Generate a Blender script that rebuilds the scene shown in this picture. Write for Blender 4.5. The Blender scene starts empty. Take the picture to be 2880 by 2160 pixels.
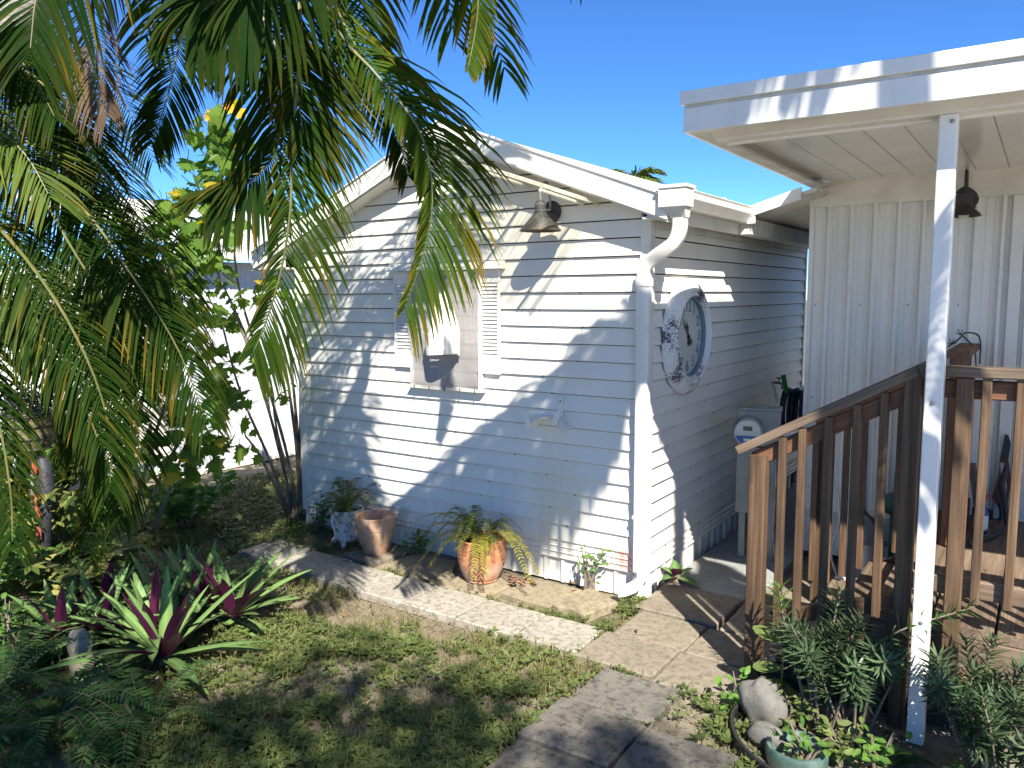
import bpy, math, random
import numpy as np
from mathutils import Vector, Matrix
random.seed(7); rng = np.random.default_rng(7)
sc = bpy.context.scene
COL = sc.collection
# ---------------------------------------------------------------- camera
cam_d = bpy.data.cameras.new('camera'); cam = bpy.data.objects.new('camera', cam_d); COL.objects.link(cam)
cam_d.sensor_width = 36.0; cam_d.lens = 27.756; cam_d.clip_start = 0.05; cam_d.clip_end = 500
_yaw, _pitch, _roll = math.radians(-34.0756), math.radians(-6.4303), math.radians(-0.298)
_fw = Vector((math.sin(_yaw)*math.cos(_pitch), math.cos(_yaw)*math.cos(_pitch), math.sin(_pitch)))
_r = Vector((math.cos(_yaw), -math.sin(_yaw), 0)); _u = _r.cross(_fw)
_r2 = math.cos(_roll)*_r + math.sin(_roll)*_u; _u2 = -math.sin(_roll)*_r + math.cos(_roll)*_u
_m = Matrix((_r2, _u2, -_fw)).transposed().to_4x4(); _m.translation = (2.2866, -5.0574, 2.19)
cam.matrix_world = _m
sc.camera = cam
sc.render.resolution_x = 1024; sc.render.resolution_y = 768
# ---------------------------------------------------------------- sky, sun, exposure
SUN = Vector((0.97, -1.0, 1.36)).normalized()          # towards the sun
world = bpy.data.worlds.new('World'); sc.world = world; world.use_nodes = True
wn = world.node_tree; bg = wn.nodes['Background']
sky = wn.nodes.new('ShaderNodeTexSky'); sky.sky_type = 'NISHITA'; sky.sun_disc = False
sky.sun_elevation = math.asin(SUN.z); sky.sun_rotation = math.atan2(SUN.x, SUN.y)
sky.altitude = 0; sky.air_density = 0.45; sky.dust_density = 0.0; sky.ozone_density = 8.0
hs = wn.nodes.new('ShaderNodeHueSaturation'); hs.inputs['Saturation'].default_value = 1.10
wn.links.new(sky.outputs[0], hs.inputs['Color']); wn.links.new(hs.outputs[0], bg.inputs[0]); bg.inputs[1].default_value = 0.118
sun_d = bpy.data.lights.new('sun', 'SUN'); sun_d.energy = 5.0; sun_d.angle = math.radians(0.53); sun_d.color = (1.0, 0.95, 0.86)
sun = bpy.data.objects.new('sun', sun_d); COL.objects.link(sun)
sun.rotation_euler = SUN.to_track_quat('Z', 'Y').to_euler(); sun.location = SUN*30
sc.view_settings.view_transform = 'Standard'; sc.view_settings.look = 'None'
sc.view_settings.exposure = 1.35; sc.view_settings.gamma = 1.0; sc.view_settings.use_curve_mapping = False
sc.render.engine = 'CYCLES'
sc.cycles.max_bounces = 8; sc.cycles.transparent_max_bounces = 12

# ---------------------------------------------------------------- materials
def nodes(name):
    m = bpy.data.materials.new(name); m.use_nodes = True
    nt = m.node_tree; return m, nt, nt.nodes['Principled BSDF']
def N(nt, t, **kw):
    n = nt.nodes.new(t)
    for k, v in kw.items():
        if k in n.inputs: n.inputs[k].default_value = v
        else: setattr(n, k, v)
    return n
def coords(nt, kind='pos'):
    if kind == 'pos': return N(nt, 'ShaderNodeNewGeometry').outputs['Position']
    if kind == 'attr': a = N(nt, 'ShaderNodeAttribute'); a.attribute_name = 'g'; return a.outputs['Vector']
    return N(nt, 'ShaderNodeTexCoord').outputs['Object']
def noise(nt, vec, scale, detail=4, rough=.55, stretch=None):
    if stretch is not None:
        mp = N(nt, 'ShaderNodeMapping'); mp.inputs['Scale'].default_value = stretch
        nt.links.new(vec, mp.inputs[0]); vec = mp.outputs[0]
    n = N(nt, 'ShaderNodeTexNoise'); n.inputs['Scale'].default_value = scale
    n.inputs['Detail'].default_value = detail; n.inputs['Roughness'].default_value = rough
    nt.links.new(vec, n.inputs['Vector']); return n.outputs['Fac']
def ramp(nt, fac, stops):
    r = N(nt, 'ShaderNodeValToRGB'); e = r.color_ramp.elements
    while len(e) < len(stops): e.new(.5)
    for el, (p, c) in zip(e, stops):
        el.position = p; el.color = (*c, 1) if len(c) == 3 else c
    nt.links.new(fac, r.inputs[0]); return r.outputs[0]
def mixc(nt, fac, a, b):
    m = N(nt, 'ShaderNodeMix'); m.data_type = 'RGBA'
    for v, i in ((fac, 0), (a, 6), (b, 7)):
        if hasattr(v, 'node'): nt.links.new(v, m.inputs[i])
        else: m.inputs[i].default_value = (*v, 1) if isinstance(v, tuple) else v
    return m.outputs[2]
def bump(nt, b, h, strength=.2, dist=.01):
    n = N(nt, 'ShaderNodeBump'); n.inputs['Strength'].default_value = strength; n.inputs['Distance'].default_value = dist
    nt.links.new(h, n.inputs['Height']); nt.links.new(n.outputs[0], b.inputs['Normal'])
def simple(name, c1, c2=None, scale=6, rough=.5, bmp=0, metallic=0, stretch=None, lo=.35, hi=.65, detail=5, kind='pos', spec=None):
    m, nt, b = nodes(name); c2 = c2 or tuple(x*.85 for x in c1)
    f = noise(nt, coords(nt, kind), scale, detail, stretch=stretch)
    nt.links.new(ramp(nt, f, [(lo, c1), (hi, c2)]), b.inputs['Base Color'])
    b.inputs['Roughness'].default_value = rough; b.inputs['Metallic'].default_value = metallic
    if spec is not None: b.inputs['Specular IOR Level'].default_value = spec
    if bmp: bump(nt, b, f, bmp)
    return m
def gauss(nt, pos, c, r):
    """soft blob mask centred on c with radii r"""
    mp = N(nt, 'ShaderNodeMapping'); mp.inputs['Location'].default_value = tuple(-c[i]/r[i] for i in range(3))
    mp.inputs['Scale'].default_value = tuple(1/x for x in r); nt.links.new(pos, mp.inputs[0])
    ln = N(nt, 'ShaderNodeVectorMath', operation='LENGTH'); nt.links.new(mp.outputs[0], ln.inputs[0])
    mr = N(nt, 'ShaderNodeMapRange'); mr.interpolation_type = 'SMOOTHSTEP'
    mr.inputs[1].default_value = 1; mr.inputs[2].default_value = .1; nt.links.new(ln.outputs['Value'], mr.inputs[0]); return mr.outputs[0]
def mul(nt, a, b):
    m = N(nt, 'ShaderNodeMath', operation='MULTIPLY')
    for v, i in ((a, 0), (b, 1)):
        if hasattr(v, 'node'): nt.links.new(v, m.inputs[i])
        else: m.inputs[i].default_value = v
    return m.outputs[0]
def leaf(name, dark, light, tip=None, trans=.35, rough=.38, back=None, spec=.12):
    m, nt, b = nodes(name)
    at = N(nt, 'ShaderNodeAttribute'); at.attribute_name = 'g'
    sp = N(nt, 'ShaderNodeSeparateXYZ'); nt.links.new(at.outputs['Vector'], sp.inputs[0])
    c = mixc(nt, sp.outputs[0], dark, light)
    if tip:
        r = ramp(nt, sp.outputs[1], [(.0, (0, 0, 0)), (1., (1, 1, 1))]); c = mixc(nt, r, c, tip)
    f = noise(nt, coords(nt), 60, 3); c = mixc(nt, mul(nt, f, .35), c, tuple(x*.55 for x in dark))
    if back:
        g = N(nt, 'ShaderNodeNewGeometry'); c = mixc(nt, g.outputs['Backfacing'], c, back)
    nt.links.new(c, b.inputs['Base Color']); b.inputs['Roughness'].default_value = rough
    b.inputs['Specular IOR Level'].default_value = spec
    t = N(nt, 'ShaderNodeBsdfTranslucent'); br = N(nt, 'ShaderNodeHueSaturation'); br.inputs['Value'].default_value = 1.7; br.inputs['Saturation'].default_value = 1.1
    nt.links.new(c, br.inputs['Color']); nt.links.new(br.outputs[0], t.inputs[0])
    mx = N(nt, 'ShaderNodeMixShader'); mx.inputs[0].default_value = trans
    nt.links.new(b.outputs[0], mx.inputs[1]); nt.links.new(t.outputs[0], mx.inputs[2])
    nt.links.new(mx.outputs[0], nt.nodes['Material Output'].inputs[0])
    return m

M = {}
def siding_mat():
    m, nt, b = nodes('siding_paint'); p = coords(nt)
    f = noise(nt, p, 1.6, 6, .6, stretch=(1, 1, .5)); c = ramp(nt, f, [(.35, (.82, .78, .695)), (.75, (.73, .69, .60))])
    st = noise(nt, p, 7, 5, .65, stretch=(2.2, 2.2, .25))
    dirt = ramp(nt, st, [(.45, (0, 0, 0)), (.75, (1, 1, 1))])
    low = N(nt, 'ShaderNodeSeparateXYZ'); nt.links.new(p, low.inputs[0])
    mr = N(nt, 'ShaderNodeMapRange'); mr.inputs[1].default_value = 1.0; mr.inputs[2].default_value = .1; nt.links.new(low.outputs[2], mr.inputs[0])
    c = mixc(nt, mul(nt, mul(nt, mr.outputs[0], dirt), .45), c, (.42, .40, .30))
    c = mixc(nt, mul(nt, mul(nt, gauss(nt, p, (-.72, 0, .62), (.38, .5, .62)), st), .75), c, (.55, .50, .24))
    c = mixc(nt, mul(nt, mul(nt, gauss(nt, p, (-.13, 0, .27), (.16, .3, .22)), st), 1.25), c, (.62, .16, .12))
    c = mixc(nt, mul(nt, mul(nt, gauss(nt, p, (-3.3, 0, .55), (.7, .5, .7)), st), .4), c, (.45, .50, .44))
    nt.links.new(c, b.inputs['Base Color']); b.inputs['Roughness'].default_value = .5
    f2 = noise(nt, p, 4, 2, stretch=(1, 1, 2)); bump(nt, b, f2, .12, .01); return m
M['siding'] = siding_mat()
M['white'] = simple('white_paint', (.82, .785, .71), (.73, .695, .62), 3, .4)
M['white2'] = simple('worn_white_paint', (.76, .73, .65), (.59, .56, .47), 5, .5, .1, lo=.4, hi=.8)
M['trim'] = simple('trim_white', (.76, .73, .655), (.64, .61, .53), 4, .5, lo=.4, hi=.75)
M['alu'] = simple('painted_aluminium', (.79, .775, .72), (.68, .665, .61), 2.5, .28, lo=.35, hi=.8, stretch=(3, 3, .5))
M['soffit'] = simple('soffit_enamel', (.80, .79, .74), (.69, .67, .60), 4, .16, lo=.4, hi=.8)
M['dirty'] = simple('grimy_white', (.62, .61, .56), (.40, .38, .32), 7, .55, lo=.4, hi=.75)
M['corr'] = simple('corrugated_panel_paint', (.80, .775, .70), (.70, .67, .60), 2.2, .38, stretch=(2, 2, .4), lo=.35, hi=.8)
M['dark'] = simple('dark_gap', (.02, .02, .025), (.03, .03, .03), 5, .8)
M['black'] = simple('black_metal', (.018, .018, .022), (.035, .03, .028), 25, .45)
M['grey'] = simple('grey_enamel', (.34, .34, .29), (.27, .27, .23), 6, .45)
M['galv'] = simple('galvanised', (.36, .36, .35), (.20, .20, .20), 12, .45, metallic=.4)
def lampshade():
    m, nt, b = nodes('weathered_zinc'); p = coords(nt)
    f = noise(nt, p, 26, 6, .7, stretch=(1, 1, .3)); c = ramp(nt, f, [(.3, (.17, .17, .155)), (.5, (.075, .075, .07)), (.72, (.22, .21, .185))])
    r = N(nt, 'ShaderNodeSeparateXYZ'); nt.links.new(p, r.inputs[0]); mr = N(nt, 'ShaderNodeMapRange'); mr.inputs[1].default_value = 2.70; mr.inputs[2].default_value = 2.645
    nt.links.new(r.outputs[2], mr.inputs[0]); c = mixc(nt, mul(nt, mr.outputs[0], f), c, (.12, .07, .04))
    nt.links.new(c, b.inputs['Base Color']); b.inputs['Roughness'].default_value = .5; b.inputs['Metallic'].default_value = .25; return m
M['zinc'] = lampshade()
def wood(name, a, b_, c_):
    m, nt, b = nodes(name); v = coords(nt, 'attr')
    f = noise(nt, v, 1, 6, .62, stretch=(2.0, 55, 55)); g = noise(nt, v, 1, 3, .5, stretch=(1.6, 7, 7))
    c = ramp(nt, f, [(.28, a), (.5, b_), (.72, c_)]); c = mixc(nt, mul(nt, ramp(nt, g, [(.45, (0, 0, 0)), (.7, (1, 1, 1))]), .6), c, tuple(x*.45 for x in a))
    kn = N(nt, 'ShaderNodeTexVoronoi'); mp = N(nt, 'ShaderNodeMapping'); mp.inputs['Scale'].default_value = (3.1, 9, 9); nt.links.new(v, mp.inputs[0]); nt.links.new(mp.outputs[0], kn.inputs['Vector']); kn.inputs['Scale'].default_value = 1
    kr = ramp(nt, kn.outputs['Distance'], [(.10, (1, 1, 1)), (.17, (0, 0, 0))]); c = mixc(nt, mul(nt, kr, .7), c, (.05, .025, .012))
    nt.links.new(c, b.inputs['Base Color']); b.inputs['Roughness'].default_value = .65; bump(nt, b, f, .35, .004); return m
M['wood'] = wood('stained_lumber', (.044, .024, .011), (.100, .056, .027), (.175, .106, .056))
M['wood_old'] = wood('weathered_lumber', (.085, .057, .036), (.17, .118, .078), (.25, .185, .13))
M['wood_red'] = wood('red_stained_lumber', (.075, .028, .012), (.16, .068, .03), (.21, .105, .05))
def concrete(name, a, b_, blot, amount=.8):
    m, nt, b = nodes(name); p = coords(nt)
    f = noise(nt, p, 3.2, 7, .7); fine = noise(nt, p, 110, 3, .7); mid = noise(nt, p, 22, 6, .75)
    c = ramp(nt, f, [(.3, a), (.7, b_)])
    c = mixc(nt, mul(nt, ramp(nt, mid, [(.47, (0, 0, 0)), (.63, (1, 1, 1))]), amount), c, blot)
    c = mixc(nt, mul(nt, ramp(nt, fine, [(.55, (0, 0, 0)), (.68, (1, 1, 1))]), .45), c, tuple(min(1, x*1.5) for x in a))
    nt.links.new(c, b.inputs['Base Color']); b.inputs['Roughness'].default_value = .9; bump(nt, b, fine, .5, .004); return m
M['paver'] = concrete('aged_concrete_paver', (.36, .325, .27), (.27, .24, .19), (.115, .095, .068), .85)
M['paver_dark'] = concrete('dark_concrete_paver', (.18, .162, .135), (.098, .088, .070), (.038, .033, .026), .9)  # darker, more heavily blotched paver tone
M['paver_tan'] = concrete('tan_concrete_paver', (.255, .215, .16), (.18, .15, .107), (.085, .068, .048), .75)
M['stone'] = concrete('flag_stone', (.30, .245, .16), (.205, .165, .105), (.10, .078, .048), .65)
M['bounce_concrete'] = concrete('pale_bounce_concrete', (.58, .56, .52), (.50, .48, .44), (.38, .36, .32), .3)
M['pad'] = concrete('grey_concrete_slab', (.30, .30, .29), (.22, .22, .21), (.14, .14, .13), .4)

# ---------------------------------------------------------------- geometry helpers
class MB:
    """collects vertices, faces and a per-vertex vector 'g'"""
    def __init__(s): s.v = []; s.f = []; s.g = []; s.n = 0; s.mi = []
    def add(s, v, f, g=None, mi=0):
        v = np.asarray(v, float).reshape(-1, 3)
        s.v.append(v); s.g.append(np.zeros_like(v) if g is None else np.asarray(g, float).reshape(-1, 3))
        o = s.n; s.f += [tuple(i+o for i in q) for q in f]; s.mi += [mi]*len(f); s.n += len(v); return s
    def box(s, x0, x1, y0, y1, z0, z1, mi=0):
        v = [(x, y, z) for x in (x0, x1) for y in (y0, y1) for z in (z0, z1)]
        return s.add(v, [(0, 1, 3, 2), (4, 6, 7, 5), (0, 4, 5, 1), (2, 3, 7, 6), (0, 2, 6, 4), (1, 5, 7, 3)], mi=mi)
    def poly(s, pts, d, mi=0):
        """closed outline pts extruded by vector d"""
        n = len(pts); a = np.array(pts, float); v = np.vstack([a, a+np.array(d)])
        f = [tuple(range(n))[::-1], tuple(range(n, 2*n))]+[(i, (i+1) % n, n+(i+1) % n, n+i) for i in range(n)]
        return s.add(v, f, mi=mi)
    def tube(s, P, R, n=8, cap=True, mi=0, g0=None):
        P = np.array(P, float); R = np.broadcast_to(np.asarray(R, float), (len(P),)); k = len(P)
        T = np.gradient(P, axis=0); T /= np.linalg.norm(T, axis=1)[:, None]+1e-9
        ref = np.array([0, 0, 1.]) if abs(T[0][2]) < .9 else np.array([1., 0, 0])
        v = []
        u = np.cross(T[0], ref); u /= np.linalg.norm(u)
        for i in range(k):
            u = u-T[i]*np.dot(u, T[i]); u /= np.linalg.norm(u)+1e-9; w = np.cross(T[i], u)
            a = np.arange(n)*2*math.pi/n
            v.append(P[i]+R[i]*(np.cos(a)[:, None]*u+np.sin(a)[:, None]*w))
        f = [(i*n+j, i*n+(j+1) % n, (i+1)*n+(j+1) % n, (i+1)*n+j) for i in range(k-1) for j in range(n)]
        if cap: f += [tuple(range(n))[::-1], tuple(range((k-1)*n, k*n))]
        v = np.vstack(v); g = None if g0 is None else np.broadcast_to(np.array(g0, float), v.shape)
        return s.add(v, f, g, mi)
    def lathe(s, prof, c=(0, 0, 0), n=28, mi=0, cap=True):
        """profile [(r,z)] turned about the z axis at c"""
        c = np.array(c, float); a = np.arange(n)*2*math.pi/n; v = []
        for r, z in prof: v.append(np.stack([c[0]+r*np.cos(a), c[1]+r*np.sin(a), np.full(n, c[2]+z)], 1))
        k = len(prof); f = [(i*n+j, i*n+(j+1) % n, (i+1)*n+(j+1) % n, (i+1)*n+j) for i in range(k-1) for j in range(n)]
        if cap and prof[0][0] > 1e-4: f.append(tuple(range(n))[::-1])
        if cap and prof[-1][0] > 1e-4: f.append(tuple(range((k-1)*n, k*n)))
        return s.add(np.vstack(v), f, mi=mi)
    def build(s, name, mat, parent=None, smooth=False, bevel=0, matrix=None):
        me = bpy.data.meshes.new(name)
        v = np.vstack(s.v); me.from_pydata(v.tolist(), [], s.f)
        at = me.attributes.new('g', 'FLOAT_VECTOR', 'POINT'); at.data.foreach_set('vector', np.vstack(s.g).astype(np.float32).ravel())
        mats = mat if isinstance(mat, (list, tuple)) else [mat]
        for q in mats: me.materials.append(M[q] if isinstance(q, str) else q)
        if len(mats) > 1: me.polygons.foreach_set('material_index', s.mi)
        if smooth: me.polygons.foreach_set('use_smooth', [True]*len(me.polygons))
        o = bpy.data.objects.new(name, me); COL.objects.link(o)
        if parent: o.parent = parent
        if matrix is not None: o.matrix_local = matrix
        if bevel:
            b = o.modifiers.new('bevel', 'BEVEL'); b.width = bevel; b.segments = 2; b.limit_method = 'ANGLE'
        if smooth == 'auto': pass
        return o
def tag(o, label=None, cat=None, group=None, kind=None):
    for k, v in (('label', label), ('category', cat), ('group', group), ('kind', kind)):
        if v: o[k] = v
    return o
def thing(name, label, cat, loc=(0, 0, 0), group=None, rz=0):
    o = bpy.data.objects.new(name, None); COL.objects.link(o); o.empty_display_size = .1
    o.location = loc; o.rotation_euler = (0, 0, rz); return tag(o, label, cat, group)
def part(name, parent): 
    o = bpy.data.objects.new(name, None); COL.objects.link(o); o.parent = parent; return o
def box(name, x0, x1, y0, y1, z0, z1, mat, parent=None, bevel=0): return MB().box(x0, x1, y0, y1, z0, z1).build(name, mat, parent, bevel=bevel)
def board(name, p0, p1, w, h, mat, parent=None, up=(0, 0, 1), ch=.006, cut=None):
    """sawn board from p0 to p1; w across, h along 'up'; grain runs along the length"""
    p0 = np.array(p0, float); p1 = np.array(p1, float); d = p1-p0; L = np.linalg.norm(d); d /= L
    up = np.array(up, float); sd = np.cross(d, up); sd /= np.linalg.norm(sd); up = np.cross(sd, d)
    a, b = w/2, h/2; c = min(ch, a*.4, b*.4)
    sec = [(-a+c, -b), (a-c, -b), (a, -b+c), (a, b-c), (a-c, b), (-a+c, b), (-a, b-c), (-a, -b+c)]
    v = []; g = []; off = rng.uniform(0, 50, 3)
    for e, P in ((0, p0), (L, p1)):
        for s_, t in sec: v.append(P+sd*s_+up*t); g.append((e+off[0], s_+off[1], t+off[2]))
    n = 8; f = [tuple(range(n))[::-1], tuple(range(n, 2*n))]+[(i, (i+1) % n, n+(i+1) % n, n+i) for i in range(n)]
    return MB().add(v, f, g).build(name, mat, parent)
def spline(P, n):
    P = np.array(P, float); k = len(P); Q = np.vstack([2*P[0]-P[1], P, 2*P[-1]-P[-2]]); out = []
    for i in np.linspace(0, k-1-1e-6, n):
        j = int(i); t = i-j; a, b, c, d = Q[j:j+4]
        out.append(.5*((2*b)+(-a+c)*t+(2*a-5*b+4*c-d)*t*t+(-a+3*b-3*c+d)*t**3))
    return np.array(out)
def fast_build(name, V, F, G, mat):
    """many copies of one small shape: V (n,k,3) vertices, F face template, G (n,k,3) attribute"""
    n, k = V.shape[:2]; me = bpy.data.meshes.new(name); me.vertices.add(n*k); me.vertices.foreach_set('co', V.astype(np.float32).ravel())
    ls = np.concatenate([[len(f) for f in F]]); idx = np.concatenate([np.array(f) for f in F]); L = len(idx)
    me.loops.add(n*L); me.loops.foreach_set('vertex_index', (np.arange(n)[:, None]*k+idx[None]).astype(np.int32).ravel())
    st = np.concatenate([[0], np.cumsum(ls)[:-1]]); me.polygons.add(n*len(F)); me.polygons.foreach_set('loop_start', (np.arange(n)[:, None]*L+st[None]).astype(np.int32).ravel())
    me.update(calc_edges=True); at = me.attributes.new('g', 'FLOAT_VECTOR', 'POINT'); at.data.foreach_set('vector', G.astype(np.float32).ravel())
    me.materials.append(M[mat]); o = bpy.data.objects.new(name, me); COL.objects.link(o); return o
def smooth_obj(o, ang=40):
    me = o.data; me.polygons.foreach_set('use_smooth', [True]*len(me.polygons)); me.set_sharp_from_angle(angle=math.radians(ang)); return o
# ================================================================ ground
def ground_mat():
    m, nt, b = nodes('sandy_lawn_soil'); p = coords(nt)
    f = noise(nt, p, .9, 6, .6); g = noise(nt, p, 9, 6, .7); h = noise(nt, p, 70, 4, .7)
    c = ramp(nt, g, [(.3, (.10, .085, .06)), (.52, (.22, .185, .135)), (.75, (.33, .28, .21))])
    c = mixc(nt, mul(nt, ramp(nt, f, [(.45, (0, 0, 0)), (.62, (1, 1, 1))]), .6), c, (.10, .10, .045))
    c = mixc(nt, mul(nt, ramp(nt, h, [(.5, (0, 0, 0)), (.65, (1, 1, 1))]), .5), c, (.07, .055, .035))
    nt.links.new(c, b.inputs['Base Color']); b.inputs['Roughness'].default_value = .95; bump(nt, b, h, .6, .01); return m
M['ground'] = ground_mat()
def build_ground():
    xs = np.concatenate([[-260, -60, -20, -12], np.linspace(-8, 4, 61), [8, 20, 60, 260]]); ys = np.concatenate([[-260, -60, -20, -10], np.linspace(-6, 5, 56), [9, 20, 60, 260]])
    X, Y = np.meshgrid(xs, ys, indexing='ij'); Z = .012*np.sin(X*2.1+Y*1.3)*np.sin(Y*2.7-X)-.012
    Z = np.where((abs(X) > 9) | (abs(Y) > 7), -.02, Z); n, k = X.shape
    f = [(i*k+j, (i+1)*k+j, (i+1)*k+j+1, i*k+j+1) for i in range(n-1) for j in range(k-1)]
    o = MB().add(np.stack([X, Y, Z], 2), f).build('ground', 'ground', smooth=True); tag(o, 'sandy lawn soil under grass and planting', 'ground', kind='structure')
build_ground()
tag(MB().box(2.75, 12, -12, -1.4, -.05, .012).build('bounce_slab', 'bounce_concrete'), 'unseen pale concrete slab added right of the porch to bounce light', 'bounce_slab', kind='structure')  # unseen pale concrete, added to bounce sunlight up into the porch
# ================================================================ paved path (setting)
def path():
    root = bpy.data.objects.new('path', None); COL.objects.link(root); tag(root, 'path of concrete pavers along the shed and towards the steps', 'path', kind='structure')
    def paver(x0, x1, y0, y1, z, mat, rot=0, tilt=0):
        w, d = (x1-x0)/2, (y1-y0)/2; n = 7; c = .008; m = MB()
        # slightly worn outline
        out = []
        for e in range(4):
            a, b = [((-w, -d), (w, -d)), ((w, -d), (w, d)), ((w, d), (-w, d)), ((-w, d), (-w, -d))][e]
            for t in np.arange(n)/n:
                j = rng.normal(0, .0022, 2); out.append((a[0]+(b[0]-a[0])*t+j[0], a[1]+(b[1]-a[1])*t+j[1]))
        out = np.array(out); k = len(out); ins = out*(1-c/np.array([w, d]))
        v = np.vstack([np.c_[out, np.full(k, -.06)], np.c_[out, np.full(k, -c)], np.c_[ins, np.full(k, 0.)]])
        f = [(i, (i+1) % k, k+(i+1) % k, k+i) for i in range(k)]+[(k+i, k+(i+1) % k, 2*k+(i+1) % k, 2*k+i) for i in range(k)]+[tuple(range(2*k, 3*k))]
        mtx = Matrix.Translation(((x0+x1)/2, (y0+y1)/2, z)) @ Matrix.Rotation(rot, 4, 'Z') @ Matrix.Rotation(tilt, 4, 'X')
        return m.add(v, f).build('paver', mat, root, matrix=mtx)
    xs = [-3.29, -2.76, -2.29, -1.80, -1.335, -.885, -.405, .045]
    for i in range(7):
        y = -1.075+(.10 if i == 0 else .06 if i == 1 else .02 if i == 2 else 0)
        paver(xs[i]+.006, xs[i+1]-.006, y, y+.40, .045+rng.uniform(-.004, .004), 'paver', rng.normal(0, .008), rng.normal(0, .006))
    for a in [(.05, .55, -1.09, -.68, .04, 'paver_tan'), (.10, .57, -.66, -.25, .035, 'paver_tan'), (.035, .62, -.225, .315, .045, 'paver_tan'),
              (.58, 1.04, -.685, -.27, .035, 'paver_tan'), (.64, 1.10, -.25, .31, .035, 'paver_tan'), (.56, 1.02, -1.12, -.70, .03, 'paver_tan'),
              (.27, .745, -1.54, -1.13, .035, 'paver_dark'), (.235, .73, -1.99, -1.56, .04, 'paver_dark'), (.745, 1.22, -2.05, -1.58, .035, 'paver_dark'),
              (.755, 1.23, -2.5, -2.07, .035, 'paver_dark'), (1.24, 1.72, -2.5, -2.07, .03, 'paver_dark'), (.26, .74, -2.45, -2.01, .03, 'paver_dark')]:
        paver(*a[:6], rng.normal(0, .012), rng.normal(0, .005))
    o = MB().box(.03, .69, .33, 4.3, -.05, .04).build('concrete_slab', 'pad', root, bevel=.01)
    # flat flagstones between path and shed
    def flag(pts, z, th=.05, mat='stone'):
        P = np.array(pts, float); Q = []
        for i in range(len(P)):
            a, b = P[i], P[(i+1) % len(P)]
            for t in (0, .25, .5, .75): Q.append(a+(b-a)*t+rng.normal(0, .006, 2))
        Q = np.array(Q); c = Q.mean(0); k = len(Q); R = c+(Q-c)*.965
        v = np.vstack([np.c_[Q, np.full(k, z-th)], np.c_[Q, np.full(k, z-.012)], np.c_[R, z+rng.normal(0, .002, k)], [[c[0], c[1], z+.002]]])
        f = [(i, (i+1) % k, k+(i+1) % k, k+i) for i in range(k)]+[(k+i, k+(i+1) % k, 2*k+(i+1) % k, 2*k+i) for i in range(k)]+[(2*k+i, 2*k+(i+1) % k, 3*k) for i in range(k)]
        return MB().add(v, f).build('flagstone', mat, root)
    flag([(-2.47, -.56), (-2.11, -.60), (-2.08, -.21), (-2.38, -.17)], .045, mat='paver_tan')
    flag([(-2.06, -.61), (-1.61, -.62), (-1.40, -.45), (-1.60, -.14), (-2.0, -.18)], .035)
    flag([(-1.56, -.63), (-.95, -.6), (-.92, -.14), (-1.52, -.12), (-1.36, -.44)], .03)
    flag([(-.90, -.52), (-.46, -.57), (-.42, -.15), (-.80, -.16)], .045)
    flag([(-.44, -.56), (-.16, -.60), (-.07, -.28), (-.34, -.14)], .075, .07)
path()
# ================================================================ shed
RX, RZ = -1.66, 3.51
def roof_z(x): return RZ-.376*(x-RX) if x > RX else RZ+.406*(x-RX)
def under_x(z, off, side):
    return RX+(RZ-off-z)/.376 if side > 0 else RX-(RZ-off-z)/.406
shed = thing('shed', 'white clapboard shed with gable roof, louvred shutters and corner downspout', 'shed')
Z0 = 2.0837; S = .125
fw = part('front_wall', shed); sw = part('side_wall', shed)
def course(parent, x0b, x1b, x0t, x1t, zb, zt, axis, jit=0):
    yb, yt = -.023+jit, -.005
    pr = [(yb, zb), (yb-.0012, zb+.010), (yt, zt-.007), (.02, zt-.007), (.02, zb+.004), (yb+.004, zb+.004)]
    def xx(z, l): 
        t = (z-zb)/(zt-zb); return (x0b+(x0t-x0b)*t) if l else (x1b+(x1t-x1b)*t)
    L = [(xx(z, True), y, z) for y, z in pr]; R = [(xx(z, False), y, z) for y, z in pr]; v = np.array(L+R); k = len(pr)
    f = [tuple(range(k)), tuple(range(2*k-1, k-1, -1))]+[(i, k+i, k+(i+1) % k, (i+1) % k) for i in range(k)]
    if axis == 'y': v = np.stack([-v[:, 1], v[:, 0], v[:, 2]], 1)
    return MB().add(v, f).build('siding_course', 'siding', parent)
for k in range(14, -12, -1):
    zb = Z0-k*S; zt = zb+S; j = rng.normal(0, .0012)
    l0, r0, l1, r1 = -3.50, -.046, -3.50, -.046
    if zt > 2.66:
        l0 = max(l0, under_x(zb, .07, -1)); r0 = min(r0, under_x(zb, .07, 1)); l1 = max(-3.5, under_x(zt, .07, -1)); r1 = min(-.046, under_x(zt, .07, 1))
        if l0 >= r0: break
        if l1 >= r1: l1 = r1 = RX; zt = RZ-.075
    course(fw, l0, r0, l1, r1, zb, zt, 'x', j)
for k in range(14, -6, -1):
    zb = Z0-k*S; zt = min(zb+S, 2.72)
    if zb > 2.70: break
    course(sw, .046, 4.14, .046, 4.14, zb, zt, 'y', rng.normal(0, .001))
def starter(par, a, b, axis):
    zs = [.185, .195, .205, .235, .24, .25, .28, .285, .295, .325, .333]; ys = [-.012, -.02, -.012, -.012, -.022, -.013, -.013, -.022, -.013, -.013, -.013]
    pr = list(zip(ys, zs))+[(.02, .333), (.02, .185)]; v = [(x, y, z) for x in (a, b) for y, z in pr]; v = np.array(v); k = len(pr)
    f = [tuple(range(k)), tuple(range(2*k-1, k-1, -1))]+[(i, k+i, k+(i+1) % k, (i+1) % k) for i in range(k)]
    if axis == 'y': v = np.stack([-v[:, 1], v[:, 0], v[:, 2]], 1)
    MB().add(v, f).build('starter_strip', 'siding', par)
starter(fw, -3.50, -.046, 'x'); starter(sw, .046, 4.14, 'y')
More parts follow.
